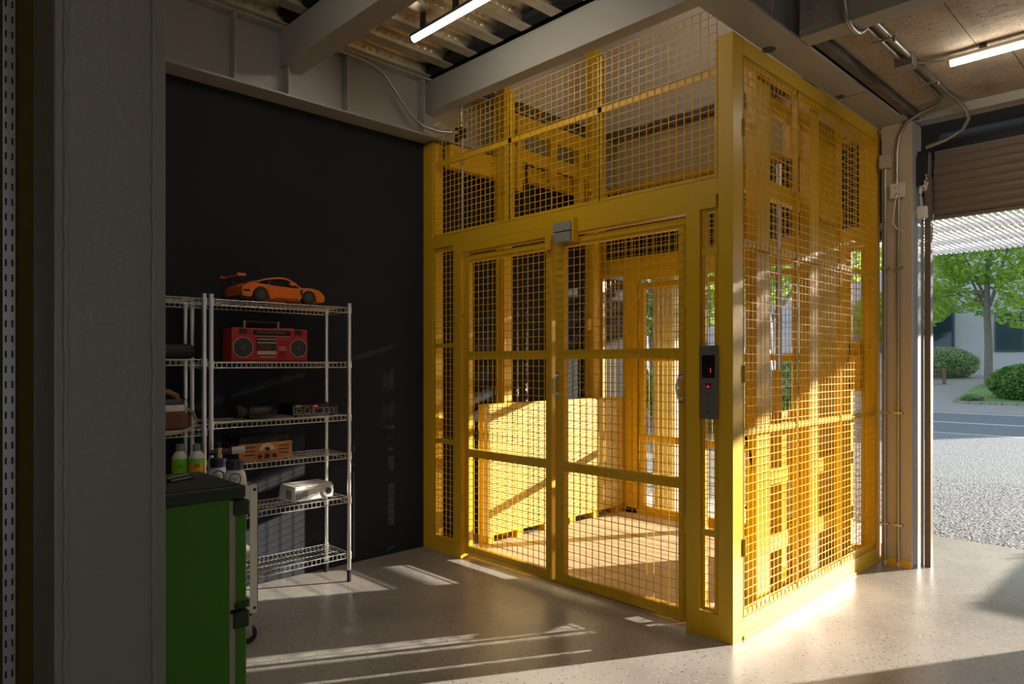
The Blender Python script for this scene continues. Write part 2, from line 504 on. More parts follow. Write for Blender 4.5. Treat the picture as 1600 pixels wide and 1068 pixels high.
wb = ibeam_x('wall_beam', -0.4, 5.42, 4.165, 0.17, 3.075, 3.505)
tag(wb, 'grey steel I-beam resting on top of the black wall')
for x in (1.66, 2.00, 2.42, 3.05):
    struct(MB().box(x - 0.006, x + 0.006, 4.082, 4.165, 3.09, 3.49), 'stiffener_plate', M['steel_paint'], wb)
b2 = ibeam_y('ceiling_beam', -6.0, 4.16, 2.045, 0.15, 3.27, 3.50)
tag(b2, 'grey steel ceiling beam nearest the foreground column')
b1 = ibeam_y('ceiling_beam', 1.6, 4.16, 3.165, 0.10, 3.27, 3.50)
tag(b1, 'grey steel ceiling beam above the lift doors')
struct(MB().box(3.118, 3.128, 1.6, 4.16, 3.28, 3.49), 'web_plate', M['steel_paint'], b1)
struct(MB().box(1.972, 1.982, -6.0, 4.16, 3.28, 3.49), 'web_plate', M['steel_paint'], b2)
bx = ibeam_x('main_beam', -3.5, 5.42, 1.597, 0.185, 3.05, 3.52)
tag(bx, 'wide grey steel beam running along the top of the lift cage')
for x in (3.19, 3.55):
    struct(MB().box(x - 0.006, x + 0.006, 1.506, 1.597, 3.064, 3.50), 'stiffener_plate', M['steel_paint'], bx)
for (x, y, r) in ((3.49, 1.685, 0.035), (4.42, 1.67, 0.024)):
    struct(MB().cyl((x, y - 0.02, 3.0465), (x, y - 0.02, 3.05), r, 18), 'drain_hole_cap', M['dark_grey'], bx)
struct(MB().box(4.455, 4.46, 1.51, 1.685, 3.0485, 3.0502), 'flange_joint', M['black'], bx)
b3 = ibeam_y('ceiling_beam', -6.0, 1.50, 3.545, 0.13, 3.05, 3.52)
tag(b3, 'bolted grey steel cross beam beside the concrete soffit')
struct(MB().box(3.478, 3.488, -6.0, 1.50, 3.06, 3.51), 'web_plate', M['steel_paint'], b3)
struct(MB().box(3.466, 3.478, 1.33, 1.49, 3.075, 3.5), 'splice_plate', M['steel_paint'], b3)
for z in (3.10, 3.18, 3.26, 3.34):
    struct(MB().cyl((3.452, 1.42, z), (3.468, 1.42, z), 0.016, 6), 'bolt', M['steel_paint'], b3)

# ---- columns
colm = struct(MB().box(0.284, 0.484, 1.55, 1.755, 0, 3.55), 'column_front', M['column'], bevel=0.004)
tag(colm, 'large grey welded steel box column in the foreground')
for xw in (0.303, 0.459):
    pts = []; rad = []
    z = -0.0
    while z < 3.5:
        pts.append((xw + random.uniform(-0.0016, 0.0016), 1.5505 + random.uniform(-0.0006, 0.0006), z)); rad.append(random.uniform(0.0042, 0.0066)); z += 0.022
    struct(MB().tube(pts, 0.006, 8, rad), 'weld_bead', M['column'], colm)
jc = struct(MB().box(5.21, 5.226, 1.475, 1.665, 0, 3.05).box(5.226, 5.40, 1.56, 1.572, 0, 3.05).box(5.40, 5.416, 1.475, 1.665, 0, 3.05), 'column_jamb', M['jamb'], bevel=0.001)
tag(jc, 'painted steel H-column between the lift cage and roller shutter')
struct(MB().box(5.226, 5.40, 1.475, 1.487, 0, 3.05), 'edge_plate', M['steel_paint'], jc)
struct(MB().box(5.204, 5.21, 1.64, 1.668, 0, 0.14).box(5.2, 5.21, 1.475, 1.665, 0, 0.05), 'paint_overspill', M['yellow'], jc)

# upper floor seen up the shaft: white walls, broken slab edge
us = struct(MB().box(5.47, 5.57, 1.4, 4.45, 3.62, 5.3).box(3.0, 5.57, 4.33, 4.45, 3.62, 5.3).box(3.0, 3.1, 1.4, 4.45, 3.66, 5.3).box(3.0, 5.57, 1.4, 1.5, 3.66, 5.3), 'wall_upper', M['white_wall'])
struct(MB().box(2.9, 5.7, 1.3, 4.5, 5.3, 5.4), 'ceiling_upper', M['white_wall'])
struct(MB().box(5.42, 5.56, 1.6, 4.25, 3.07, 3.56), 'shaft_beam', M['jamb'], us)
def rough_edge(axis):
    mb = MB()
    n = 170
    ph = 3.555; pt = 3.645
    for i in range(n):
        ph += random.uniform(-0.006, 0.006); ph = min(max(ph, 3.545), 3.575)
        pt += random.uniform(-0.006, 0.006); pt = min(max(pt, 3.63), 3.665)
        d = random.uniform(0.0, 0.03)
        if axis == 'y':
            a = 1.6 + (4.3 - 1.6) * i / n
            mb.box(5.40 - d, 5.48, a, a + 2.7 / n, ph, pt)
        else:
            a = 3.2 + (5.45 - 3.2) * i / n
            mb.box(a, a + 2.25 / n, 4.25 - d, 4.34, ph, pt)
    return mb
rough_edge('y').build('broken_slab_edge', M['rough_concrete'], us, kind='stuff')
rough_edge('x').build('broken_slab_edge', M['rough_concrete'], us, kind='stuff')
# olive felt board and slotted strip at the far left
ob = struct(MB().box(-0.7, 0.42, 1.90, 1.94, 0, 3.55), 'wall_board', M['olive'])
tag(ob, 'dark olive felt board behind the foreground column')
def slotted_strip(xa, y):
    mb = MB()
    z = 0.0
    xs_ = [xa, xa + 0.0035, xa + 0.0075, xa + 0.0155, xa + 0.0195, xa + 0.023]
    mb.box(xs_[0], xs_[1], y, y + 0.002, 0, 3.5).box(xs_[2], xs_[3], y, y + 0.002, 0, 3.5).box(xs_[4], xs_[5], y, y + 0.002, 0, 3.5)
    while z < 3.48:
        mb.box(xs_[1], xs_[2], y, y + 0.002, z, z + 0.018).box(xs_[3], xs_[4], y, y + 0.002, z, z + 0.018)
        z += 0.034
    return mb
ss = root('slotted_strip', (0.258, 1.886, 0), 'slotted steel shelf strip on the olive felt board', 'shelf strip')
slotted_strip(0.249, 1.886).build('strip_face', M['galv_pipe'], ss)
MB().box(0.250, 0.271, 1.893, 1.90, 0, 3.5).build('strip_back', M['black'], ss)
sk = MB()
for z in (0.5, 1.25, 1.72, 2.2, 2.75): sk.cyl((0.2605, 1.884, z), (0.2605, 1.887, z), 0.0045, 10)
sk.build('screws', M['galv_pipe'], ss, kind='stuff')

# ================================================================== ROLLER SHUTTER
rs = root('roller_shutter', (5.4, 0.7, 2.40), 'half-raised brown slatted roller shutter above the gravel view', 'shutter')
prof = [(5.395, 0.0), (5.387, 0.012), (5.384, 0.029), (5.387, 0.046), (5.395, 0.0565), (5.40, 0.0565), (5.40, 0.0)]
s0 = None
for i in range(8):
    z = 2.405 + 0.0575 * i
    mb = MB().prism([(x + (0.0 if i < 6 else 0.012 * (i - 5)), z + h) for x, h in prof], 'y', -0.12, 1.39)
    mb.build('slat', M['roller'], rs)
MB().box(5.375, 5.41, -0.12, 1.39, 2.385, 2.405).build('bottom_bar', M['roller'], rs)
MB().cyl((5.62, -0.12, 2.9), (5.62, 1.39, 2.9), 0.13, 20).build('drum', M['black'], rs)
gd = root('shutter_guide', (5.36, 1.415, 0), 'tall brown guide channel at the edge of the roller shutter', 'guide rail')
MB().box(5.335, 5.395, 1.395, 1.432, 0, 2.60).prism([(5.335, 2.60), (5.395, 2.60), (5.395, 2.66), (5.365, 2.68), (5.335, 2.66)], 'y', 1.395, 1.432).build('channel', M['roller'], gd, bevel=0.002)
MB().box(5.345, 5.375, 1.445, 1.458, 0, 2.55).build('side_flange', M['steel_paint'], gd)
sb = root('shutter_bracket', (5.37, 1.45, 2.6), 'blackened shutter bearing bracket with torn tape above the guide channel', 'bracket')
MB().box(5.30, 5.37, 1.425, 1.475, 2.62, 2.82).prism([(5.31, 2.82), (5.37, 2.82), (5.35, 2.86), (5.32, 2.86)], 'y', 1.43, 1.47).build('plate', M['black'], sb)
tb = MB()
for i in range(9): tb.obox((5.325 + random.uniform(-0.02, 0.03), 1.425 + random.uniform(-0.01, 0.03), 2.60 + random.uniform(-0.01, 0.1)), (0.02, 0.012, random.uniform(0.02, 0.06)), Matrix.Rotation(random.uniform(-0.5, 0.5), 3, 'X'))
tb.build('torn_tape', M['plastic_white'], sb, kind='stuff')
MB().prism([(5.375, 2.62), (5.40, 2.62), (5.43, 2.80), (5.395, 2.86)], 'y', 1.41, 1.425).build('end_plate', M['galv_pipe'], sb)

# ================================================================== LIFT CAGE
Y = M['yellow']
cage = root('lift_cage', (4.2, 2.97, 0), 'yellow steel and wire mesh goods lift enclosure with double doors', 'lift')
def P(name, *b, m=None, bevel=0.002, **k):
    mb = MB()
    for q in b: mb.box(*q)
    return mb.build(name, m or Y, cage, bevel=bevel, **k)
# posts
P('corner_post', (3.165, 3.268, 1.695, 1.776, 0, 3.05))
P('corner_post', (3.165, 3.265, 4.132, 4.248, 0, 3.06))
P('corner_post', (5.20, 5.27, 1.695, 1.775, 0, 3.05))
P('corner_post', (5.19, 5.27, 4.15, 4.248, 0, 3.05))
# ---------- front
P('header_beam', (3.165, 3.255, 1.776, 4.132, 2.255, 2.338))
P('door_header', (3.158, 3.245, 1.785, 3.88, 2.19, 2.253))
P('door_post', (3.155, 3.24, 3.79, 3.868, 0, 2.19))
P('door_post', (3.155, 3.24, 1.876, 1.956, 0, 2.19))
P('sill_plate', (3.165, 3.24, 3.868, 4.132, 0, 0.085))
P('sill_plate', (3.165, 3.24, 1.776, 1.876, 0, 0.125))
P('stop_plate', (3.152, 3.158, 2.915, 2.965, 2.11, 2.2))
def rim(name, x0, x1, y0, y1, z0, z1, t=0.018, extra=()):
    return P(name, (x0, x1, y0, y0 + t, z0, z1), (x0, x1, y1 - t, y1, z0, z1), (x0, x1, y0 + t, y1 - t, z0, z0 + t), (x0, x1, y0 + t, y1 - t, z1 - t, z1), *extra, bevel=0)
p = rim('side_panel', 3.172, 3.20, 3.872, 4.128, 0.09, 2.25, 0.026, ((3.17, 3.20, 3.89, 4.11, 1.515, 1.545), (3.17, 3.20, 3.89, 4.11, 0.805, 0.84)))
wires('x', 3.172, 3.88, 4.12, 0.1, 2.24).build('wire_mesh', Y, p, kind='stuff')
p = rim('side_panel', 3.172, 3.20, 1.780, 1.872, 0.13, 2.19, 0.02, ((3.168, 3.20, 1.78, 1.872, 1.955, 1.99), (3.168, 3.20, 1.78, 1.872, 0.515, 0.55)))
wires('x', 3.172, 1.79, 1.862, 0.14, 2.18, 0.036).build('wire_mesh', Y, p, kind='stuff')
# upper mesh field
P('upper_frame', (3.172, 3.20, 1.778, 1.80, 2.34, 3.045), (3.172, 3.20, 4.108, 4.13, 2.34, 3.045), (3.172, 3.20, 1.80, 4.108, 2.34, 2.362), bevel=0)
P('upper_mullion', (3.176, 3.206, 3.29, 3.325, 2.36, 3.2))
P('upper_mullion', (3.176, 3.206, 2.53, 2.563, 2.36, 3.2))
P('upper_rail', (3.176, 3.20, 1.80, 4.10, 2.865, 2.90))
for a, b in ((1.785, 2.545), (2.545, 3.305), (3.305, 4.12)):
    wires('x', 3.172, a, b, 2.345, 3.205, 0.047, 0.043).build('wire_mesh', Y, cage, kind='stuff')
# doors
def door(y0, y1, xf, sl=0.05, sr=0.05, z0=0.04, z1=2.165, mid=(0.735, 1.425), handle_y=None, handle_side=-1, sgn=-1):
    d = P('door', (xf, xf + 0.04, y0, y0 + sr, z0, z1), (xf, xf + 0.04, y1 - sl, y1, z0, z1), bevel=0.002)
    for (a, b) in ((z0, z0 + 0.06), (z1 - 0.05, z1)) + tuple((z, z + 0.056) for z in mid):
        MB().box(xf, xf + 0.04, y0 + sr, y1 - sl, a, b).build('rail', Y, d)
    wires('x', xf if sgn < 0 else xf + 0.05, y0 + 0.012, y1 - 0.012, z0 + 0.02, z1 - 0.03, 0.049, 0.0475).build('wire_mesh', Y, d, kind='stuff')
    if handle_y is not None:
        h = [(xf, handle_y, 1.205), (xf - 0.025, handle_y, 1.215), (xf - 0.042, handle_y, 1.245), (xf - 0.046, handle_y, 1.27), (xf - 0.042, handle_y, 1.295), (xf - 0.025, handle_y, 1.32), (xf, handle_y, 1.33)]
        MB().tube(h, 0.007, 10).cyl((xf, handle_y, 1.205), (xf - 0.008, handle_y, 1.205), 0.016, 12).cyl((xf, handle_y, 1.33), (xf - 0.008, handle_y, 1.33), 0.016, 12).build('pull_handle', M['chrome'], d)
    return d
dl = door(2.93, 3.78, 3.178)
dr = door(1.966, 2.90, 3.178, sl=0.072, handle_y=None)
for hy in (2.872, 1.995):
    h = [(3.178, hy, 1.205), (3.15, hy, 1.215), (3.134, hy, 1.245), (3.13, hy, 1.27), (3.134, hy, 1.295), (3.15, hy, 1.32), (3.178, hy, 1.33)]
    MB().tube(h, 0.008, 10).cyl((3.178, hy, 1.205), (3.168, hy, 1.205), 0.017, 12).cyl((3.178, hy, 1.33), (3.168, hy, 1.33), 0.017, 12).build('pull_handle', M['chrome'], dr)
for hy, zz in ((3.786, 0.35), (3.786, 1.75), (1.960, 0.5), (1.960, 1.7)):
    MB().cyl((3.168, hy, zz), (3.168, hy, zz + 0.11), 0.011, 10).build('hinge', Y, cage)
# door lock box
lk = P('door_lock', (3.105, 3.16, 2.715, 2.855, 2.198, 2.252), (3.108, 3.165, 2.718, 2.852, 2.136, 2.192), m=M['plastic_grey'], label='grey electric door lock box')
MB().box(3.12, 3.165, 2.70, 2.715, 2.13, 2.27).build('lock_bracket', Y, lk)
MB().tube([(3.135, 2.725, 2.25), (3.135, 2.722, 2.275), (3.15, 2.71, 2.285), (3.16, 2.70, 2.27)], 0.003, 6).build('cable', Y, lk)
# ---------- right face
P('bottom_beam', (3.268, 5.20, 1.695, 1.765, 0.012, 0.105))
P('floor_seal', (3.268, 5.22, 1.688, 1.70, 0, 0.016), m=M['yellow'])
P('top_channel', (3.268, 5.20, 1.695, 1.76, 2.965, 3.048))
xs3 = [3.272, 3.918, 4.564, 5.196]
for i in range(3):
    a, b = xs3[i], xs3[i + 1]
    t = 0.011
    p = P('side_panel', (a, a + t, 1.70, 1.725, 0.11, 2.96), (b - t, b, 1.70, 1.725, 0.11, 2.96), (a, b, 1.70, 1.725, 0.11, 0.14), (a, b, 1.70, 1.725, 2.93, 2.96),
          (a, b, 1.702, 1.722, 2.0, 2.035), (a, b, 1.702, 1.722, 1.03, 1.065), bevel=0)
    wires('y', 1.70, a + 0.01, b - 0.01, 0.115, 2.955, 0.05, 0.0445).build('wire_mesh', Y, p, kind='stuff')
for z in (0.42, 1.30, 2.55): MB().cyl((3.274, 1.69, z), (3.274, 1.69, z + 0.09), 0.009, 8).build('hinge', Y, cage)
# ---------- rear
P('rear_header', (5.20, 5.27, 1.775, 4.15, 2.24, 2.34))
P('rear_door_header', (5.195, 5.25, 1.88, 3.87, 2.16, 2.24))
P('rear_post', (5.19, 5.265, 3.73, 3.87, 0, 2.24))
P('rear_post', (5.19, 5.265, 1.89, 1.99, 0, 2.24))
P('rear_sill', (5.19, 5.27, 1.775, 4.15, 0, 0.075))
p = rim('rear_side_panel', 5.20, 5.235, 3.872, 4.148, 0.08, 2.23, 0.02)
wires('x', 5.20, 3.88, 4.14, 0.1, 2.2).build('wire_mesh', Y, p, kind='stuff')
p = rim('rear_side_panel', 5.20, 5.235, 1.777, 1.888, 0.08, 2.23, 0.022, ((5.20, 5.235, 1.78, 1.885, 1.20, 1.56),))
wires('x', 5.20, 1.785, 1.88, 0.1, 2.2, 0.04).build('wire_mesh', Y, p, kind='stuff')
rim('rear_upper_frame', 5.20, 5.23, 1.777, 4.148, 2.34, 3.045, 0.03)
wires('x', 5.20, 1.79, 4.13, 2.35, 3.04, 0.047, 0.043).build('wire_mesh', Y, cage, kind='stuff')
for a, b in ((2.87, 3.72), (2.0, 2.85)):
    door(a, b, 5.215, mid=(0.69, 1.42), z1=2.13)
P('call_button_box', (5.17, 5.20, 1.79, 1.87, 1.28, 1.46))

# control panel on the front
cp = root('control_panel', (3.155, 1.82, 1.1), 'grey call panel with red digit beside the lift doors', 'control panel')
MB().box(3.145, 3.1645, 1.772, 1.866, 1.115, 1.49).build('face_plate', M['panel_steel'], cp, bevel=0.003)
MB().box(3.1436, 3.146, 1.783, 1.855, 1.325, 1.44).build('display', M['black_gloss'], cp)
text('1', 0.036, (3.1430, 1.806, 1.362), FACE_NEG_X, M['red_led'], cp, 'display_digit')
for z, c, mm in ((1.285, '', 'red_led'), (1.24, '2', 'panel_steel'), (1.195, '3', 'panel_steel'), (1.15, '4', 'panel_steel')):
    if c == '':
        b = MB().box(3.141, 3.146, 1.806, 1.832, z - 0.013, z + 0.013).build('call_button', M['black'], cp)
        MB().box(3.1402, 3.1412, 1.810, 1.828, z - 0.009, z - 0.001).build('button_glow', M['red_led'], b)
        text('1', 0.012, (3.1405, 1.819, z + 0.006), FACE_NEG_X, M['red_led'], b, 'button_number')
    else:
        b = MB().cyl((3.141, 1.819, z), (3.146, 1.819, z), 0.0125, 18).build('call_button', M[mm], cp)
        text(c, 0.016, (3.1405, 1.819, z), FACE_NEG_X, M['black'], b, 'button_number')
for z in (1.132, 1.472): MB().cyl((3.143, 1.819, z), (3.146, 1.819, z), 0.005, 10).build('screw', M['chrome'], cp)

# ================================================================== LIFT PLATFORM AND MASTS
lp = root('lift_platform', (4.25, 2.95, 0), 'yellow lift platform with perforated guard panels inside the cage', 'platform')
MB().box(3.26, 5.18, 2.02, 3.90, 0.004, 0.03).build('deck_plate', M['platform'], lp)
def perforated(x0, x1, y, z0, z1, name, parent):
    mb = MB(); t = 0.0025; pit = 0.0175; hole = 0.0095
    k = int((z1 - z0) / pit); n = int((x1 - x0) / pit)
    for i in range(k + 1):
        z = z0 + pit * i
        mb.box(x0, x1, y, y + t, z, z + pit - hole)
        if i < k:
            for j in range(n):
                x = x0 + pit * (j + 0.5 * (i % 2))
                o = len(mb.v)
                za, zb, xa, xb_ = z + pit - hole, z + pit, x, x + pit - hole
                mb.add([(xa, y, za), (xb_, y, za), (xb_, y, zb), (xa, y, zb), (xa, y + t, za), (xb_, y + t, za), (xb_, y + t, zb), (xa, y + t, zb)],
                       [(0, 1, 2, 3), (4, 7, 6, 5), (1, 5, 6, 2), (0, 3, 7, 4)])
    return mb.build(name, M['perf'], parent, kind='stuff')
def guard(y, sgn, x0, x1, name):
    """sgn +1: ribs on the +Y side, -1: ribs on the -Y side"""
    ya, yb = (y, y + 0.04) if sgn > 0 else (y - 0.04, y)
    g = MB().box(x0, x0 + 0.045, ya, yb, 0.03, 1.09).box(x1 - 0.045, x1, ya, yb, 0.03, 1.09).box(x0 + 0.045, x1 - 0.045, ya, yb, 1.045, 1.09).box(x0 + 0.045, x1 - 0.045, ya, yb, 0.085, 0.13).build(name, M['yellow'], lp, bevel=0.002)
    perforated(x0 + 0.02, x1 - 0.02, y - 0.003 if sgn > 0 else y, 0.10, 1.075, 'perforated_sheet', g)
    for z in (0.345, 0.745):
        MB().box(x0 + 0.045, x1 - 0.045, ya + 0.002, yb, z - 0.04, z + 0.04).build('rib', M['yellow'], g)
    for i in range(1, 4):
        x = x0 + (x1 - x0) * i / 4
        MB().box(x - 0.03, x + 0.03, ya + 0.004, yb - 0.004, 0.13, 1.045).build('upright', M['yellow'], g)
    for i in range(6):
        x = x0 + 0.05 + (x1 - x0 - 0.16) * i / 5
        MB().box(x, x + 0.07, ya, yb + 0.03 * sgn if sgn > 0 else yb, 0.0, 0.085).build('foot_block', M['yellow'], g)
    return g
guard(3.87, 1, 3.43, 5.17, 'guard_panel')
guard(1.98, -1, 3.93, 5.10, 'guard_panel')
MB().box(3.76, 5.1, 1.81, 1.87, 0.0, 0.09).build('carriage_base', M['yellow'], lp)
for z0, z1 in ((0.315, 0.40), (0.70, 0.785), (0.985, 1.04)):
    MB().box(3.80, 5.08, 1.81, 1.87, z0, z1).cyl((3.80, 1.84, z0), (3.80, 1.84, z1), 0.03, 16).build('carriage_rail', M['yellow'], lp)
MB().box(4.86, 4.93, 1.815, 1.865, 0.09, 0.985).build('carriage_upright', M['yellow'], lp)
MB().box(3.98, 4.04, 1.815, 1.865, 0.09, 0.985).build('carriage_upright', M['yellow'], lp)

def chain(x, y, z0, z1, n=None):
    mb = MB(); z = z0; k = 0
    while z < z1:
        if k % 2: mb.box(x - 0.012, x + 0.012, y - 0.005, y + 0.005, z, z + 0.019)
        else: mb.box(x - 0.006, x + 0.006, y - 0.011, y + 0.011, z, z + 0.019)
        z += 0.021; k += 1
    return mb
ml = root('lift_mast', (4.5, 4.2, 0), 'yellow lift mast with hanging frame against the black wall', 'lift mast')
for x in (3.735, 4.848):
    MB().box(x, x + 0.082, 3.952, 4.052, 0, 5.2).build('mast_column', M['yellow'], ml, bevel=0.002)
MB().box(3.75, 5.18, 4.053, 4.14, 2.93, 3.05).build('mast_tie', M['yellow'], ml)
MB().box(3.27, 3.75, 4.053, 4.12, 2.88, 3.05).build('mast_tie', M['yellow'], ml)
fr = MB().box(3.84, 4.846, 3.985, 4.02, 3.29, 3.42).box(3.84, 4.846, 3.985, 4.02, 3.05, 3.15).build('hanging_frame', M['yellow'], ml, bevel=0.002)
for (x, w_, z0, z1) in ((3.90, 0.06, 2.80, 3.40), (4.31, 0.07, 3.0, 3.36), (4.67, 0.07, 2.70, 3.38), (3.825, 0.022, 2.95, 3.50), (4.81, 0.03, 2.95, 3.42)):
    MB().box(x, x + w_, 3.97, 4.025, z0, z1).build('frame_upright', M['yellow'], fr)
MB().cyl((4.345, 3.965, 2.93), (4.345, 4.045, 2.93), 0.03, 14).box(4.33, 4.36, 3.985, 4.02, 2.93, 3.05).build('pulley', M['yellow'], fr)
for x, z1 in ((3.925, 2.80), (4.03, 3.05), (4.70, 2.70), (4.765, 3.05)):
    chain(x, 4.0, 0.1, z1).build('chain', M['chain'], ml, kind='stuff')
MB().cyl((4.345, 4.005, 0.2), (4.345, 4.005, 2.91), 0.008, 10).build('hoist_rod', M['galv_pipe'], ml)
MB().box(4.795, 4.845, 3.975, 4.01, 1.70, 1.80).build('limit_switch', M['yellow'], ml)
mr = root('lift_mast', (4.3, 1.85, 0), 'yellow lift mast with silver ram behind the side mesh', 'lift mast')
MB().box(3.50, 3.66, 1.74, 1.80, 0, 3.05).build('mast_column', M['yellow'], mr, bevel=0.002)
MB().box(4.18, 4.30, 1.735, 1.80, 0, 3.05).build('mast_column', M['yellow'], mr, bevel=0.002)
MB().box(4.56, 5.02, 1.90, 1.915, 0.0, 3.05).box(4.56, 4.60, 1.875, 1.90, 0, 3.05).build('mast_cover', M['yellow'], mr, bevel=0.002)
MB().box(3.56, 4.98, 1.84, 1.88, 2.36, 2.46).build('mast_tie', M['yellow'], mr)
fr = MB().box(3.78, 4.55, 1.83, 1.86, 2.86, 2.95).build('hanging_frame', M['yellow'], mr)
for (x, z0, z1) in ((3.80, 2.62, 2.97), (4.10, 2.66, 2.97), (4.42, 2.62, 2.97)):
    MB().box(x, x + 0.055, 1.82, 1.865, z0, z1).build('frame_upright', M['yellow'], fr)
for x in (3.83, 4.46): chain(x, 1.892, 0.15, 2.64).build('chain', M['chain'], mr, kind='stuff')
MB().cyl((4.115, 1.90, 1.36), (4.115, 1.90, 2.62), 0.018, 14).build('ram_rod', M['chrome'], mr)
MB().cyl((4.10, 1.905, 0.1), (4.10, 1.905, 1.36), 0.03, 14).build('ram_cylinder', M['yellow'], mr)
MB().lathe([(0.055, 0), (0.05, 0.03), (0.05, 0.10), (0.055, 0.13)], (3.83, 1.88, 1.55), 16).build('chain_guard', M['cream'], mr)
MB().tube([(3.50, 1.80, 1.0), (3.50, 1.76, 0.85), (3.53, 1.76, 0.72), (3.52, 1.79, 0.6), (3.50, 1.80, 0.62)], 0.008, 6).build('cable', M['black'], mr)

# conduit drop inside the cage
cd = root('conduit', (3.3, 4.0, 0), 'steel conduit dropping inside the left end of the cage', 'conduit')
MB().cyl((3.228, 3.86, 2.345), (3.228, 3.86, 3.06), 0.010, 10).cyl((3.22, 3.86, 3.06), (3.22, 3.86, 3.5), 0.016, 10).build('pipe', M['galv_pipe'], cd)
MB().box(3.195, 3.245, 3.835, 3.885, 3.04, 3.11).box(3.2, 3.24, 3.90, 3.92, 3.02, 3.12).build('junction', M['black'], cd)
pc = [(2.16, 4.09, 3.485), (2.5, 4.09, 3.478), (2.62, 4.085, 3.46), (2.70, 4.08, 3.42), (2.80, 4.06, 3.30), (2.90, 4.05, 3.18), (3.0, 4.03, 3.115), (3.1, 3.97, 3.085), (3.2, 3.88, 3.075)]
cw = root('conduit', (2.6, 4.09, 3.4), 'bent steel conduit running down the web of the wall beam', 'conduit')
MB().tube(pc, 0.011, 10).build('pipe', M['galv_pipe'], cw)

# ================================================================== LAMPS
def tube_lamp(name, x, y0, y1, z, label, clips, housing, top=None):
    top = top or (3.52 if z > 3.3 else 3.125)
    r = root(name, (x, (y0 + y1) / 2, z), label, 'lamp')
    MB().box(x - 0.02, x + 0.02, y0, y1, z, z + 0.022).build('housing', housing, r, bevel=0.003)
    pr = [(x + 0.021 * math.cos(t), z - 0.002 + 0.026 * math.sin(t)) for t in [math.pi + math.pi * i / 10 for i in range(11)]]
    MB().prism(pr, 'y', y0 + 0.018, y1 - 0.018).build('diffuser', M['lamp'], r)
    MB().prism([(x + 0.022 * math.cos(t), z - 0.002 + 0.027 * math.sin(t)) for t in [math.pi + math.pi * i / 10 for i in range(11)]], 'y', y1 - 0.018, y1).build('end_cap', housing, r)
    for c in clips:
        MB().box(x - 0.012, x + 0.012, c - 0.015, c + 0.015, z + 0.02, top).build('hanger', M['black'], r)
tube_lamp('tube_lamp', 2.50, 2.25, 3.47, 3.395, 'lit tube lamp hung under the metal deck', (3.36, 3.05, 2.7), M['dark_grey'])
tube_lamp('tube_lamp', 4.40, -0.15, 1.07, 3.07, 'lit tube lamp under the concrete soffit near the shutter', (0.9, 0.2), M['cream'])

tube_lamp('tube_lamp', 0.6, -2.4, -1.18, 3.395, 'added fill lamp behind the viewer, out of view', (-1.3, -2.2), M['dark_grey'])  # unseen lamp added to raise the fill light in the room
tube_lamp('tube_lamp', 1.0, 1.95, 3.17, 3.395, 'added fill lamp above the viewer, out of view', (2.1, 3.0), M['dark_grey'])  # unseen lamp added to brighten the wall beam and left bay
tube_lamp('tube_lamp', 4.2, 1.9, 3.5, 5.2, 'added unseen fill lamp over the lift shaft', (2.1, 3.3), M['cream'], top=5.31)  # added out of view to light the upper shaft walls
# ================================================================== CEILING CONDUITS, SOCKETS
cc = root('conduit', (4.2, 1.24, 3.08), 'pair of steel conduits clipped along the concrete soffit', 'conduit')
MB().tube([(3.42, 1.26, 3.40), (3.42, 1.26, 3.25), (3.43, 1.26, 3.12), (3.47, 1.262, 3.05), (3.52, 1.262, 3.033), (3.60, 1.262, 3.035), (3.66, 1.262, 3.06), (3.72, 1.262, 3.10), (4.2, 1.262, 3.105), (4.9, 1.262, 3.105), (5.05, 1.265, 3.10), (5.13, 1.30, 3.09), (5.17, 1.40, 3.08), (5.185, 1.50, 3.04), (5.195, 1.55, 2.95), (5.198, 1.565, 2.85), (5.198, 1.565, 2.63)], 0.0125, 10).build('pipe', M['galv_pipe'], cc)
MB().tube([(3.66, 1.215, 3.125), (3.72, 1.215, 3.107), (4.2, 1.215, 3.105), (5.0, 1.215, 3.105), (5.15, 1.20, 3.10), (5.24, 1.17, 3.06), (5.28, 1.16, 3.0), (5.30, 1.20, 2.94), (5.31, 1.30, 2.90), (5.33, 1.42, 2.88)], 0.0125, 10).build('pipe', M['galv_pipe'], cc)
jb = MB().box(4.24, 4.34, 1.20, 1.29, 3.06, 3.122).build('junction_box', M['galv_pipe'], cc)
MB().tube([(4.33, 1.20, 3.09), (4.38, 1.14, 3.085), (4.40, 1.08, 3.085)], 0.006, 8).build('lamp_cable', M['galv_pipe'], cc)
for x in (3.9, 4.7):
    MB().box(x, x + 0.02, 1.18, 1.30, 3.088, 3.094).cyl((x + 0.01, 1.19, 3.07), (x + 0.01, 1.19, 3.1), 0.008, 8).build('clip', M['galv_pipe'], cc)
for (y, z1, lab, xx) in ((1.640, 2.76, 'slim steel conduit on the jamb below the blank box', 5.2), (1.555, 2.54, 'steel conduit on the jamb column below the socket', 5.2)):
    c = root('conduit', (xx, y, 0), lab, 'conduit')
    MB().cyl((xx, y, 0.015), (xx, y, z1), 0.011, 10).build('pipe', M['galv_pipe'], c)
    MB().cyl((xx, y, 0.0), (xx, y, 0.03), 0.015, 10).build('foot_collar', M['cream'], c)
    for z in (0.28, 1.05, 2.05):
        MB().box(xx - 0.014, xx + 0.01, y - 0.028, y + 0.028, z, z + 0.014).build('clip', M['galv_pipe'], c)
so = root('wall_socket', (5.2, 1.56, 2.53), 'square white wall socket with charger cable on the jamb', 'socket')
MB().box(5.185, 5.21, 1.515, 1.605, 2.535, 2.635).build('face_plate', M['cream'], so, bevel=0.003)
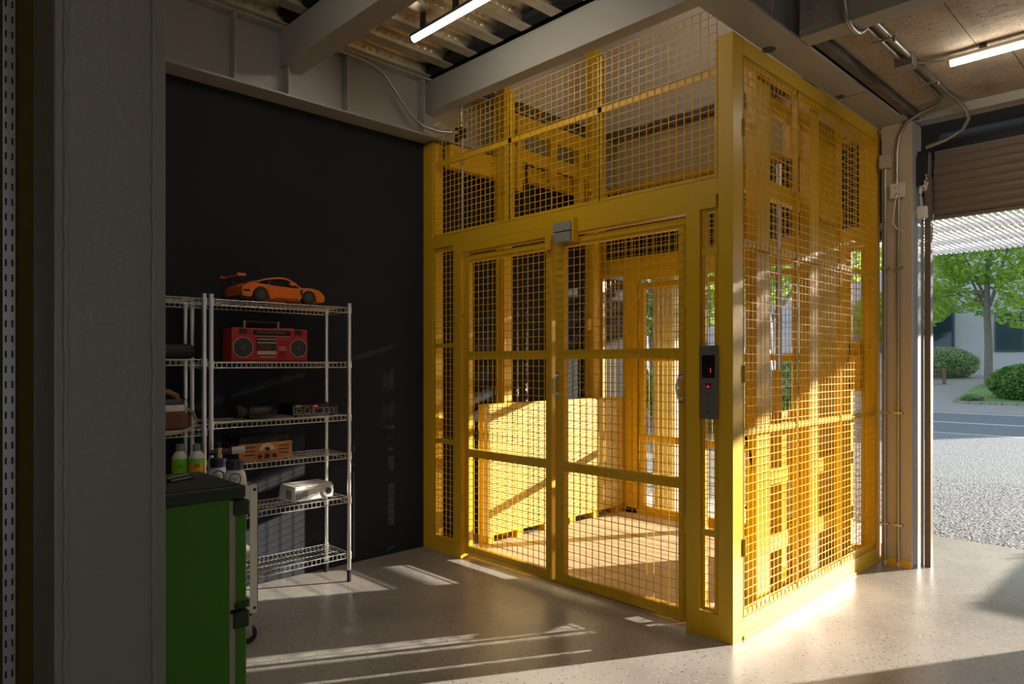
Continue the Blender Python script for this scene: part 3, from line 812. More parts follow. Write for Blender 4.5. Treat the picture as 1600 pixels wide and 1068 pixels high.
for dy, dz in ((-0.012, 0.02), (0.012, 0.02), (0.0, -0.02), (-0.013, -0.028), (0.013, -0.028)):
    MB().box(5.1835, 5.1855, 1.56 + dy - 0.002, 1.56 + dy + 0.002, 2.585 + dz - 0.005, 2.585 + dz + 0.005).build('socket_hole', M['black'], so)
bb = root('junction_box', (5.2, 1.635, 2.75), 'blank beige junction box at the top of the jamb column', 'junction box')
MB().box(5.17, 5.21, 1.60, 1.67, 2.752, 2.845).build('box_body', M['jamb'], bb, bevel=0.003)
MB().box(5.166, 5.171, 1.603, 1.667, 2.756, 2.841).build('box_lid', M['jamb'], bb)
ad = root('power_adapter', (5.2, 1.43, 2.37), 'small white power adapter hanging by the shutter guide', 'adapter')
MB().box(5.285, 5.325, 1.405, 1.47, 2.39, 2.475).build('adapter_body', M['plastic_white'], ad, bevel=0.008)
MB().tube([(5.18, 1.56, 2.55), (5.165, 1.565, 2.50), (5.17, 1.575, 2.42), (5.18, 1.585, 2.36), (5.19, 1.56, 2.32), (5.21, 1.53, 2.305), (5.24, 1.505, 2.33), (5.26, 1.485, 2.40), (5.285, 1.465, 2.45)], 0.0035, 8).build('cable', M['plastic_white'], ad)
MB().tube([(5.30, 1.44, 2.47), (5.31, 1.45, 2.54), (5.32, 1.44, 2.60)], 0.004, 8).tube([(5.30, 1.44, 2.39), (5.31, 1.46, 2.33), (5.31, 1.47, 2.27), (5.33, 1.44, 2.24), (5.33, 1.41, 2.235)], 0.0018, 6).build('cable', M['plastic_white'], ad)
#SECTION2
# ================================================================== SHELVING
def shelf_unit(x0, x1, levels, label, dress=True):
    r = root('wire_shelf', ((x0 + x1) / 2, 4.05, 0), label, 'shelf', group='chrome wire shelves')
    ya, yb = 3.902, 4.195
    pm = MB().cyl((0, 0, 0.07), (0, 0, 1.775), 0.0125, 12).cyl((0, 0, 1.775), (0, 0, 1.783), 0.0135, 12)
    z = 0.12
    while z < 1.76:
        pm.cyl((0, 0, z), (0, 0, z + 0.0035), 0.0131, 12, caps=False); z += 0.0254
    p0 = None
    for (x, y) in ((x0, ya), (x1, ya), (x0, yb), (x1, yb)):
        if p0 is None:
            p0 = pm.build('post', M['chrome'], r, world=False); p0.location = Vector((x, y, 0)) - Vector(r.location)
        else:
            share(p0, 'post', r, Vector((x, y, 0)) - Vector(r.location))
        MB().cyl((x, y, 0), (x, y, 0.075), 0.014, 12).build('foot_sleeve', M['rubber'], r)
    for z in levels:
        t = 0.0032
        d = MB()
        for y in (ya, yb):
            d.cyl((x0, y, z), (x1, y, z), t, 6).cyl((x0, y, z - 0.032), (x1, y, z - 0.032), t, 6)
            k = int((x1 - x0) / 0.028)
            for i in range(k + 1):
                x = x0 + (x1 - x0) * i / k
                d.box(x - 0.0016, x + 0.0016, y - 0.002, y + 0.002, z - 0.032, z)
        for x in (x0, x1):
            d.cyl((x, ya, z), (x, yb, z), t, 6).cyl((x, ya, z - 0.032), (x, yb, z - 0.032), t, 6)
        for y in (ya + 0.1, ya + 0.2):
            d.cyl((x0 + 0.03, y, z - 0.004), (x1 - 0.03, y, z - 0.004), 0.003, 6)
        k = int((x1 - x0) / 0.026)
        for i in range(1, k):
            x = x0 + (x1 - x0) * i / k
            d.box(x - 0.0013, x + 0.0013, ya, yb, z - 0.0005, z + 0.0022)
        lv = d.build('wire_shelf_tier', M['chrome'], r, kind='stuff')
        for (x, y) in ((x0, ya), (x1, ya), (x0, yb), (x1, yb)):
            MB().cyl((x, y, z - 0.036), (x, y, z + 0.006), 0.0165, 12).build('collar', M['chrome'], lv)
    return r
L1 = [1.755, 1.405, 1.067, 0.822, 0.54, 0.185]
L2 = [1.755, 1.42, 1.035, 0.76, 0.42, 0.15]
shelf_unit(1.452, 2.318, L1, 'chrome wire shelf holding the orange model car and red boombox')
shelf_unit(0.52, 1.414, L2, 'chrome wire shelf half hidden behind the foreground column')

# ---- orange model sports car, nose to +X
def model_car():
    r = root('model_car', (1.885, 4.03, L1[0] + 0.003), 'orange model sports car with tall rear wing', 'model car')
    r.scale = (0.9, 1, 1)
    B = dict(parent=r, world=False)
    def arch(cx, rad, n=9): return [(cx + rad * math.cos(math.pi - math.pi * i / n), 0.034 + rad * math.sin(math.pi - math.pi * i / n) * 0.95) for i in range(n + 1)]
    side = [(-0.283, 0.03)] + [(-0.235, 0.026)] + arch(-0.165, 0.056) + [(-0.10, 0.02), (0.10, 0.02)] + arch(0.172, 0.053) + [(0.235, 0.018), (0.282, 0.018), (0.290, 0.035), (0.288, 0.058), (0.268, 0.078), (0.235, 0.094), (0.19, 0.102), (0.13, 0.098), (0.09, 0.094), (-0.06, 0.099), (-0.12, 0.103), (-0.19, 0.109), (-0.25, 0.103), (-0.285, 0.088), (-0.29, 0.06)]
    for y0, y1 in ((-0.128, -0.06), (0.06, 0.128)):
        MB().prism(side, 'y', y0, y1).build('body_side', M['orange'], bevel=0.004, **B)
    mid = [(-0.285, 0.03), (0.285, 0.02), (0.285, 0.05), (0.25, 0.078), (0.10, 0.090), (-0.12, 0.10), (-0.25, 0.10), (-0.29, 0.085)]
    MB().prism(mid, 'y', -0.062, 0.062).build('body_centre', M['orange'], bevel=0.003, **B)
    cab = [(-0.235, 0.104), (-0.19, 0.118), (-0.12, 0.138), (-0.05, 0.150), (0.0, 0.152), (0.045, 0.143), (0.09, 0.120), (0.13, 0.098)]
    inner = [(-0.15, 0.104), (-0.11, 0.126), (-0.045, 0.143), (0.0, 0.144), (0.04, 0.135), (0.08, 0.115), (0.105, 0.099)]
    MB().prism(inner + [(-0.02, 0.09)], 'y', -0.096, 0.096).build('windows', M['black_gloss'], **B)
    roof = MB()
    for y0, y1 in ((-0.104, -0.088), (0.088, 0.104)):
        up = [(a, b + 0.004) for a, b in cab]; lo_ = [(a, b - 0.006) for a, b in cab][::-1]
        roof.prism(up + lo_, 'y', y0, y1)
    roof.build('roof_rail', M['orange'], kind='stuff', **B)
    MB().prism([(-0.13, 0.136), (-0.05, 0.154), (0.0, 0.156), (0.045, 0.146), (0.04, 0.140), (0.0, 0.148), (-0.05, 0.146), (-0.13, 0.128)], 'y', -0.09, 0.09).build('roof', M['orange'], **B)
    MB().box(-0.105, -0.090, -0.102, 0.102, 0.10, 0.128).build('door_pillar', M['dark_grey'], **B)
    for x in (-0.165, 0.172):
        for s_ in (-1, 1):
            w_ = MB().cyl((x, s_ * 0.085, 0.046), (x, s_ * 0.127, 0.046), 0.046, 22).build('wheel', M['rubber'], **B)
            h = MB().cyl((x, s_ * 0.126, 0.046), (x, s_ * 0.1275, 0.046), 0.027, 16)
            for i in range(5):
                t = 2 * math.pi * i / 5
                h.bar((x, s_ * 0.128, 0.046), (x + 0.026 * math.cos(t), s_ * 0.128, 0.046 + 0.026 * math.sin(t)), 0.005, 0.004, up=(0, 1, 0))
            h.build('rim', M['dark_grey'], w_, world=False)
    wg = MB().obox((-0.29, 0, 0.150), (0.055, 0.24, 0.006), Matrix.Rotation(math.radians(-12), 3, 'Y')).build('rear_wing', M['orange'], **B)
    for y in (-0.07, 0.07):
        MB().bar((-0.235, y, 0.10), (-0.285, y, 0.147), 0.008, 0.018).build('wing_strut', M['black'], wg, world=False)
    for y in (-0.12, 0.12): MB().box(-0.318, -0.262, y - 0.002, y + 0.002, 0.143, 0.158).build('wing_end', M['orange'], wg, world=False)
    MB().box(-0.295, -0.20, -0.118, 0.118, 0.016, 0.034).build('rear_diffuser', M['black'], **B)
    for y in (-0.1285, 0.1285):
        MB().box(0.03, 0.075, y - 0.012, y + 0.012, 0.108, 0.125).build('door_mirror', M['orange'], bevel=0.004, **B)
        MB().prism([(-0.085, 0.093), (-0.08, 0.028), (0.09, 0.024), (0.105, 0.06), (0.10, 0.09)], 'y', y - 0.0008, y + 0.0008).build('door_panel', M['orange'], bevel=0.0015, **B)
        MB().box(-0.07, 0.09, y - 0.0014, y + 0.0014, 0.024, 0.029).build('sill_line', M['black'], **B)
        MB().box(-0.278, -0.238, y - 0.0015, y + 0.0015, 0.056, 0.068).build('side_vent', M['black'], **B)
        MB().box(0.108, 0.125, y - 0.0015, y + 0.0015, 0.055, 0.088).build('arch_vent', M['black'], **B)
    for y in (-0.09, 0.09): MB().cyl((0.235, y, 0.085), (0.265, y, 0.079), 0.016, 14).build('head_lamp', M['plastic_grey'], **B)
model_car()

# ---- red boombox
def boombox():
    x0, x1, yf, z0, z1 = 1.578, 2.046, 3.935, L1[1] + 0.004, 1.605
    r = root('boombox', ((x0 + x1) / 2, yf + 0.06, z0), 'red boombox with two round speakers and carry handle', 'boombox')
    MB().box(x0, x1, yf, yf + 0.13, z0, z1).build('body', M['red'], r, bevel=0.006)
    for cx, rr in ((x0 + 0.066, 0.058), (x1 - 0.060, 0.054)):
        cz = z0 + 0.082
        sp = MB().cyl((cx, yf - 0.004, cz), (cx, yf + 0.01, cz), rr * 0.96, 32).build('speaker', M['grille'], r)
        MB().tube([(cx + rr * math.cos(2 * math.pi * i / 32), yf - 0.003, cz + rr * math.sin(2 * math.pi * i / 32)) for i in range(32)], 0.0022, 6, closed=True).build('speaker_ring', M['silver'], sp)
        MB().cyl((cx, yf - 0.006, cz), (cx, yf, cz), 0.012, 14).build('dust_cap', M['dark_grey'], sp)
    MB().box(x0 + 0.128, x1 - 0.112, yf - 0.002, yf + 0.01, z1 - 0.042, z1 - 0.012).build('tuner_scale', M['black_gloss'], r)
    g = MB()
    for i in range(14): g.box(x0 + 0.15 + i * 0.0125, x0 + 0.154 + i * 0.0125, yf - 0.003, yf, z1 - 0.03 + (i % 3) * 0.003, z1 - 0.022 + (i % 3) * 0.003)
    g.build('scale_marks', M['silver'], r, kind='stuff')
    MB().box(x0 + 0.128, x1 - 0.115, yf - 0.003, yf, z1 - 0.047, z1 - 0.044).build('trim_strip', M['silver'], r)
    dk = MB().box(x0 + 0.148, x0 + 0.265, yf - 0.004, yf + 0.005, z0 + 0.042, z1 - 0.056).build('cassette_deck', M['black'], r)
    MB().box(x0 + 0.148, x0 + 0.265, yf - 0.007, yf - 0.003, z0 + 0.042, z0 + 0.063).build('deck_lid_edge', M['silver'], dk)
    MB().box(x0 + 0.148, x0 + 0.265, yf - 0.006, yf - 0.003, z0 + 0.108, z0 + 0.115).build('deck_lid_edge', M['silver'], dk)
    MB().box(x0 + 0.148, x0 + 0.265, yf - 0.006, yf - 0.003, z0 + 0.128, z0 + 0.134).build('deck_lid_edge', M['silver'], dk)
    MB().box(x0 + 0.155, x0 + 0.24, yf - 0.0055, yf - 0.003, z0 + 0.067, z0 + 0.103).build('deck_window', M['amber'], dk)
    for i in range(7): MB().box(x0 + 0.165 + i * 0.0135, x0 + 0.175 + i * 0.0135, yf - 0.005, yf, z0 + 0.024, z0 + 0.030).build('key', M['silver'], r)
    for i in range(5): MB().box(x0 + 0.285 + i * 0.009, x0 + 0.288 + i * 0.009, yf - 0.002, yf + 0.001, z0 + 0.022, z0 + 0.062).build('slider_slot', M['black'], r)
    for i, (z, mm) in enumerate(((0.07, 'silver'), (0.083, 'silver'), (0.098, 'red_dark'), (0.113, 'red_dark'))):
        MB().box(x0 + 0.282, x0 + 0.328, yf - 0.0025, yf + 0.001, z0 + z, z0 + z + 0.005).build('switch_strip', M[mm], r)
    for cx in (x0 + 0.067, x1 - 0.060):
        MB().box(cx - 0.023, cx + 0.023, yf - 0.003, yf, z1 - 0.036, z1 - 0.005).build('tweeter', M['black'], r)
    for cx in (x0 + 0.116, x1 - 0.098):
        MB().box(cx - 0.01, cx + 0.011, yf - 0.002, yf, z1 - 0.036, z1 - 0.013).build('badge', M['red'], r)
    MB().box(x0, x1, yf - 0.002, yf + 0.004, z0, z0 + 0.012).build('foot_strip', M['red_dark'], r)
    hd = MB().cyl((x0 + 0.098, yf + 0.06, z1 + 0.038), (x0 + 0.305, yf + 0.06, z1 + 0.038), 0.0085, 12).build('handle', M['grille'], r)
    for x in (x0 + 0.098, x0 + 0.305): MB().box(x - 0.005, x + 0.005, yf + 0.052, yf + 0.068, z1 - 0.005, z1 + 0.046).build('handle_arm', M['silver'], hd)
    MB().cyl((x0 + 0.3, yf + 0.1, z1 + 0.005), (x1 - 0.04, yf + 0.1, z1 + 0.008), 0.003, 8).build('aerial', M['chrome'], r)
boombox()

# ---- camcorder and amplifier
def camcorder():
    z = L1[2] + 0.003
    r = root('camcorder', (1.73, 4.02, z), 'black camcorder lying on the middle tier', 'camcorder', rz=math.radians(12))
    B = dict(parent=r, world=False)
    MB().box(-0.04, 0.13, -0.04, 0.035, 0.0, 0.075).build('body', M['black_gloss'], bevel=0.01, **B)
    ln = MB().lathe([(0.03, 0), (0.03, -0.03), (0.037, -0.035), (0.037, -0.07), (0.034, -0.075)], (-0.04, -0.003, 0.044), 20, 'x').build('lens_barrel', M['black'], **B)
    MB().cyl((-0.115, -0.003, 0.044), (-0.108, -0.003, 0.044), 0.026, 18).build('lens_glass', M['black_gloss'], ln, world=False)
    MB().tube([(-0.078 , -0.003 + 0.0375 * math.cos(2 * math.pi * i / 20), 0.044 + 0.0375 * math.sin(2 * math.pi * i / 20)) for i in range(20)], 0.001, 5, closed=True).build('lens_ring', M['silver'], ln, world=False)
    MB().box(-0.01, 0.09, -0.045, -0.04, 0.052, 0.062).build('side_plate', M['dark_grey'], **B)
    MB().box(0.10, 0.15, -0.03, 0.02, 0.0, 0.045).build('battery', M['dark_grey'], bevel=0.003, **B)
    MB().tube([(-0.03, -0.045, 0.03), (0.03, -0.062, 0.02), (0.1, -0.058, 0.024), (0.125, -0.04, 0.034)], 0.008, 8).build('hand_strap', M['black'], **B)
camcorder()
def amplifier():
    x0, x1, yf, z0 = 1.955, 2.262, 3.945, L1[2] + 0.012
    r = root('amplifier', ((x0 + x1) / 2, yf + 0.1, L1[2] + 0.003), 'black amplifier with three knobs next to the camcorder', 'amplifier')
    MB().box(x0, x1, yf, yf + 0.2, z0, z0 + 0.07).build('case', M['black_gloss'], r, bevel=0.003)
    def frame(a, b, c, d):
        m_ = MB(); t = 0.0022
        m_.box(a, b, yf - 0.002, yf, c, c + t).box(a, b, yf - 0.002, yf, d - t, d).box(a, a + t, yf - 0.002, yf, c, d).box(b - t, b, yf - 0.002, yf, c, d)
        return m_
    frame(x0 + 0.005, x0 + 0.135, z0 + 0.005, z0 + 0.056).build('front_frame', M['silver'], r)
    frame(x0 + 0.14, x1 - 0.006, z0 + 0.005, z0 + 0.042).build('front_frame', M['silver'], r)
    frame(x0 + 0.02, x0 + 0.062, z0 + 0.016, z0 + 0.04).build('slot_frame', M['silver'], r)
    MB().tube([(x0 + 0.095 + 0.02 * math.cos(2 * math.pi * i / 20), yf - 0.002, z0 + 0.028 + 0.02 * math.sin(2 * math.pi * i / 20)) for i in range(20)], 0.0015, 5, closed=True).build('dial_ring', M['silver'], r)
    for i in range(3):
        x = x0 + 0.20 + i * 0.036
        k = MB().cyl((x, yf - 0.012, z0 + 0.024), (x, yf, z0 + 0.024), 0.0095, 16).build('knob', M['black'], r)
        MB().tube([(x + 0.0095 * math.cos(2 * math.pi * j / 16), yf - 0.012, z0 + 0.024 + 0.0095 * math.sin(2 * math.pi * j / 16)) for j in range(16)], 0.0011, 5, closed=True).build('knob_ring', M['chrome'], k)
    MB().box(x0 + 0.02, x0 + 0.055, yf - 0.002, yf, z0 + 0.050, z0 + 0.062).build('name_plate', M['silver'], r)
    MB().box(x0 + 0.14, x0 + 0.165, yf - 0.0025, yf, z0 + 0.050, z0 + 0.058).build('power_light', M['red_led'], r)
    for x in (x0 + 0.03, x1 - 0.03): MB().cyl((x, yf + 0.02, L1[2] + 0.002), (x, yf + 0.02, z0), 0.012, 12).build('foot', M['rubber'], r)
amplifier()

# ---- wooden turntable radio
def radio():
    x0, x1, yf, z0 = 1.613, 1.938, 3.925, L1[3] + 0.008
    r = root('turntable_radio', ((x0 + x1) / 2, yf + 0.12, L1[3] + 0.003), 'wooden turntable radio with half-round cream dial', 'radio')
    MB().box(x0, x1, yf, yf + 0.23, z0, z0 + 0.102).build('cabinet', M['wood_dark'], r, bevel=0.002)
    MB().box(x0, x1, yf - 0.006, yf, z0, z0 + 0.103).build('front_board', M['wood'], r, bevel=0.001)
    MB().box(x0 + 0.01, x1 - 0.02, yf + 0.01, yf + 0.22, z0 + 0.103, z0 + 0.142).build('dust_cover', M['black_gloss'], r, bevel=0.004)
    MB().box(x0 + 0.12, x1 - 0.09, yf + 0.004, yf + 0.009, z0 + 0.104, z0 + 0.116).build('cover_catch', M['black'], r)
    cx, cz = x0 + 0.168, z0 + 0.058
    dl_ = MB().prism([(cx + 0.048 * math.cos(math.pi * i / 16), cz + 0.040 * math.sin(math.pi * i / 16)) for i in range(17)], 'y', yf - 0.0085, yf - 0.005).build('dial', M['dial'], r)
    for i in range(1, 12):
        t = math.pi * i / 12
        MB().bar((cx + 0.032 * math.cos(t), yf - 0.0088, cz + 0.027 * math.sin(t)), (cx + 0.041 * math.cos(t), yf - 0.0088, cz + 0.034 * math.sin(t)), 0.001, 0.0012).build('dial_mark', M['black'], dl_)
    MB().cyl((cx, yf - 0.02, cz + 0.008), (cx, yf - 0.006, cz + 0.008), 0.011, 16).build('dial_knob', M['black'], r)
    MB().bar((cx, yf - 0.012, cz + 0.008), (cx - 0.022, yf - 0.012, cz + 0.012), 0.003, 0.003).build('dial_pointer', M['black'], r)
    for dx in (-0.045, 0.045): MB().cyl((cx + dx, yf - 0.018, z0 + 0.024), (cx + dx, yf - 0.006, z0 + 0.024), 0.0115, 16).build('knob', M['black'], r)
    MB().box(cx - 0.015, cx + 0.013, yf - 0.008, yf - 0.005, z0 + 0.010, z0 + 0.036).build('badge', M['black'], r)
    for (xa, xb) in ((x0 + 0.03, x0 + 0.095), (x1 - 0.085, x1 - 0.022)):
        for i in range(3):
            MB().box(xa, xb, yf - 0.0075, yf - 0.005, z0 + 0.033 + i * 0.022, z0 + 0.039 + i * 0.022).build('speaker_slot', M['black'], r, bevel=0.002)
    for x in (x0 + 0.03, x1 - 0.03): MB().cyl((x, yf + 0.02, L1[3] + 0.002), (x, yf + 0.02, z0), 0.012, 12).build('foot', M['rubber'], r)
radio()

# ---- white projector
def projector():
    z0 = L1[4] + 0.012
    r = root('projector', (2.095, 4.02, L1[4] + 0.003), 'white video projector with round lens on the lower tier', 'projector', rz=math.radians(2))
    B = dict(parent=r, world=False)
    zb = z0 - (L1[4] + 0.003)
    base = [(-0.135, -0.085), (0.13, -0.085), (0.145, -0.06), (0.145, 0.10), (0.12, 0.115), (-0.12, 0.115), (-0.145, 0.095), (-0.145, -0.07)]
    MB().prism(base, 'z', zb, zb + 0.078).build('case', M['plastic_white'], bevel=0.012, **B)
    MB().prism([(a * 0.96, b * 0.95 + 0.004) for a, b in base], 'z', zb + 0.074, zb + 0.090).build('top_cover', M['plastic_white'], bevel=0.008, **B)
    ln = MB().lathe([(0.036, 0), (0.036, -0.012), (0.031, -0.014), (0.027, -0.006), (0.020, 0.0)], (0.085, -0.084, zb + 0.043), 28, 'y').build('lens_surround', M['plastic_white'], **B)
    MB().tube([(0.085 + 0.024 * math.cos(2 * math.pi * i / 24), -0.094, zb + 0.043 + 0.024 * math.sin(2 * math.pi * i / 24)) for i in range(24)], 0.005, 8, closed=True).build('lens_ring', M['plastic_grey'], ln, world=False)
    MB().cyl((0.085, -0.096, zb + 0.043), (0.085, -0.085, zb + 0.043), 0.0195, 20).build('lens_glass', M['black_gloss'], ln, world=False)
    v = MB()
    for i in range(6):
        for j in range(6): v.box(-0.128 + i * 0.0135, -0.119 + i * 0.0135, -0.0862, -0.0845, zb + 0.012 + j * 0.0095, zb + 0.018 + j * 0.0095)
    v.build('front_vent', M['dark_grey'], kind='stuff', **B)
    v = MB()
    for i in range(5):
        for j in range(6): v.box(-0.1462, -0.1445, -0.055 + i * 0.0135, -0.046 + i * 0.0135, zb + 0.012 + j * 0.0095, zb + 0.018 + j * 0.0095)
    v.build('side_vent', M['dark_grey'], kind='stuff', **B)
    text('BenQ', 0.017, (0.005, -0.0858, zb + 0.04), FACE_NEG_Y, M['plastic_grey'], r, world=False)
    MB().cyl((0.132, -0.087, zb + 0.03), (0.132, -0.08, zb + 0.03), 0.005, 12).build('sensor', M['black'], **B)
    for x, y in ((-0.1, -0.06), (0.11, -0.06), (0.0, 0.09)): MB().cyl((x, y, -0.001), (x, y, zb), 0.009, 12).build('foot', M['rubber'], **B)
    MB().tube([(-0.14, 0.06, zb + 0.05), (-0.16, 0.05, zb + 0.052), (-0.168, 0.04, zb + 0.05)], 0.003, 6).build('cable_stub', M['plastic_white'], **B)
projector()

# ---- things on the left-hand shelf
r = root('equipment_case', (1.16, 4.05, L2[1] + 0.003), 'soft black equipment case on the half-hidden shelf', 'case')
MB().box(0.85, 1.385, 3.93, 4.17, L2[1] + 0.004, L2[1] + 0.085).build('case_body', M['black'], r, bevel=0.03)
MB().box(0.86, 1.375, 3.926, 3.934, L2[1] + 0.045, L2[1] + 0.05).build('zip', M['dark_grey'], r)
def old_phone():
    z = L2[2] + 0.003
    r = root('vintage_telephone', (1.2, 4.03, z), 'brown leather-cased vintage telephone with tan handle and beige cord', 'telephone')
    MB().prism([(0.93, z), (1.365, z), (1.345, z + 0.095), (0.95, z + 0.095)], 'y', 3.93, 4.13).build('case', M['leather'], r, bevel=0.012)
    MB().box(0.97, 1.33, 3.94, 4.12, z + 0.096, z + 0.135).build('cradle_base', M['cream'], r, bevel=0.01)
    MB().box(0.98, 1.322, 3.95, 4.11, z + 0.135, z + 0.165).build('grille_top', M['dark_grey'], r, bevel=0.01)
    pts = [(1.02, 4.03, z + 0.165), (1.04, 4.03, z + 0.20), (1.10, 4.03, z + 0.208), (1.20, 4.03, z + 0.21), (1.27, 4.03, z + 0.205), (1.31, 4.03, z + 0.18), (1.32, 4.03, z + 0.155)]
    MB().tube(pts, 0.016, 10).build('handle', M['tan'], r)
    MB().tube([(1.33, 3.98, z + 0.12), (1.375, 3.955, z + 0.09), (1.385, 3.935, z + 0.04), (1.36, 3.915, z + 0.012), (1.28, 3.90, z - 0.012), (1.18, 3.893, z - 0.018), (1.05, 3.895, z - 0.006), (0.95, 3.92, z + 0.02)], 0.0085, 8).build('cord', M['rope'], r)
    MB().tube([(1.33, 4.06, z + 0.20), (1.375, 4.05, z + 0.15), (1.385, 4.02, z + 0.09), (1.37, 3.99, z + 0.06)], 0.0025, 6).build('thin_lead', M['dark_grey'], r)
old_phone()

# ================================================================== GREEN CABINET, CART, BOTTLES
gc = root('green_cabinet', (0.68, 2.4, 0), 'bright green two-door retro cabinet with dark worktop', 'cabinet')
MB().box(0.42, 0.882, 2.21, 2.58, 0, 0.965).build('cabinet_body', M['green'], gc, bevel=0.002)
MB().box(0.415, 0.931, 2.20, 2.59, 0.965, 1.005).build('worktop_edge', M['green_dark'], gc, bevel=0.007)
MB().box(0.43, 0.918, 2.214, 2.576, 1.0055, 1.008).build('worktop', M['top_dark'], gc)
MB().box(0.882, 0.902, 2.216, 2.575, 0.04, 0.592).build('door_gasket', M['gasket'], gc)
MB().box(0.882, 0.902, 2.216, 2.575, 0.606, 0.957).build('door_gasket', M['gasket'], gc)
for z0, z1 in ((0.04, 0.588), (0.612, 0.953)):
    d = MB().box(0.902, 0.936, 2.212, 2.575, z0, z1).build('door', M['green'], gc, bevel=0.003)
    MB().box(0.894, 0.944, 2.204, 2.29, z1 - 0.044, z1 + (0.004 if z0 > 0.3 else 0.010)).build('door_grip', M['green_dark'], d, bevel=0.005)
    if z0 > 0.3: MB().box(0.898, 0.944, 2.206, 2.29, z0 - 0.005, z0 + 0.017).build('door_base_trim', M['green_dark'], d, bevel=0.003)
pk = root('utility_knife', (0.80, 2.42, 1.008), 'dark folding utility knife lying on the cabinet worktop', 'knife', rz=math.radians(25))
MB().box(-0.05, 0.05, -0.008, 0.008, 0.001, 0.014).build('handle', M['black'], pk, world=False, bevel=0.004)
MB().box(-0.042, 0.038, -0.0088, -0.0078, 0.005, 0.009).build('inlay', M['galv_pipe'], pk, world=False)
MB().tube([(-0.05, 0.0, 0.014), (-0.02, 0.0, 0.017), (0.03, 0.0, 0.016)], 0.0018, 6).build('pocket_clip', M['galv_pipe'], pk, world=False)

ct = root('tool_cart', (1.25, 3.53, 0), 'cream metal tool trolley behind the green cabinet', 'cart')
CX0, CX1, CY0, CY1 = 1.03, 1.475, 3.35, 3.72
for (x, y) in ((CX0, CY0), (CX1 - 0.04, CY0), (CX0, CY1 - 0.04), (CX1 - 0.04, CY1 - 0.04)):
    fy = y if y == CY0 else y + 0.037
    fx = x if x == CX0 else x + 0.037
    MB().box(x, x + 0.04, fy, fy + 0.003, 0.16, 0.796).box(fx, fx + 0.003, y, y + 0.04, 0.16, 0.796).build('corner_post', M['cream'], ct)
for z, hh in ((0.72, 0.074), (0.165, 0.045), (0.45, 0.02)):
    tr = MB().box(CX0 + 0.003, CX1 - 0.003, CY0 + 0.003, CY1 - 0.003, z, z + 0.003).box(CX0 + 0.003, CX1 - 0.003, CY0 + 0.003, CY0 + 0.006, z, z + hh).box(CX0 + 0.003, CX1 - 0.003, CY1 - 0.006, CY1 - 0.003, z, z + hh).box(CX0 + 0.003, CX0 + 0.006, CY0 + 0.003, CY1 - 0.003, z, z + hh).box(CX1 - 0.006, CX1 - 0.003, CY0 + 0.003, CY1 - 0.003, z, z + hh)
    tr.build('tray', M['cream'], ct)
for x in (CX0 + 0.02, CX1 - 0.018):
    for z in (0.772, 0.185): MB().cyl((x, CY0 - 0.004, z), (x, CY0 + 0.002, z), 0.0075, 10).build('bolt', M['black'], ct)
for x in (CX0 + 0.04, CX1 - 0.04):
    for y in (CY0 + 0.04, CY1 - 0.04):
        cs = MB().cyl((x, y - 0.012, 0.048), (x, y + 0.012, 0.048), 0.048, 20).build('caster_wheel', M['rubber'], ct)
        MB().cyl((x, y - 0.014, 0.048), (x, y + 0.014, 0.048), 0.018, 12).build('caster_hub', M['galv_pipe'], cs)
        MB().box(x - 0.02, x + 0.02, y - 0.02, y - 0.016, 0.04, 0.15).box(x - 0.02, x + 0.02, y + 0.016, y + 0.02, 0.04, 0.15).box(x - 0.02, x + 0.02, y - 0.02, y + 0.02, 0.142, 0.15).build('caster_fork', M['galv_pipe'], cs)
bx_ = root('storage_box', (1.28, 3.54, 0.45), 'white plastic box standing in the tool trolley', 'box')
MB().box(1.14, 1.425, 3.40, 3.66, 0.455, 0.645).build('box_body', M['plastic_white'], bx_, bevel=0.012)
MB().box(1.19, 1.37, 3.395, 3.402, 0.60, 0.612).build('handle_slot', M['dark_grey'], bx_)

def bottle(x, y, name, label, lab, lo_m, hi_m):
    z = 0.7232
    r = root('cleaner_bottle', (x, y, z), label, 'bottle')
    MB().lathe([(0.033, 0), (0.036, 0.006), (0.036, 0.215), (0.034, 0.226), (0.027, 0.242), (0.018, 0.252), (0.015, 0.256)], (x, y, z), 24).build('bottle_body', M['bottle_white'], r)
    MB().lathe([(0.0175, 0.253), (0.0175, 0.283), (0.016, 0.286)], (x, y, z), 20).build('cap', M['cap_grey'], r)
    lbm = MB().lathe([(0.0363, 0.13), (0.0366, 0.131), (0.0366, 0.194), (0.0363, 0.195)], (x, y, z), 24).build('label_band', M[lo_m], r)
    MB().lathe([(0.0364, 0.194), (0.0367, 0.195), (0.0367, 0.218), (0.0364, 0.219)], (x, y, z), 24).build('label_band', M[hi_m], r)
    R = Matrix.Rotation(math.radians(-18), 3, 'Z') @ FACE_NEG_Y
    nd = Vector((-0.309, -0.951, 0))
    text(lab, 0.026, Vector((x, y, z + 0.184)) + nd * 0.0372, R, M['black'], lbm)
bottle(1.155, 3.50, 'a', 'white bottle with an all-green label marked Vb', 'Vb', 'label_green', 'label_green')
bottle(1.217, 3.455, 'b', 'white bottle with a green and orange label marked Af', 'Af', 'label_orange', 'label_green')
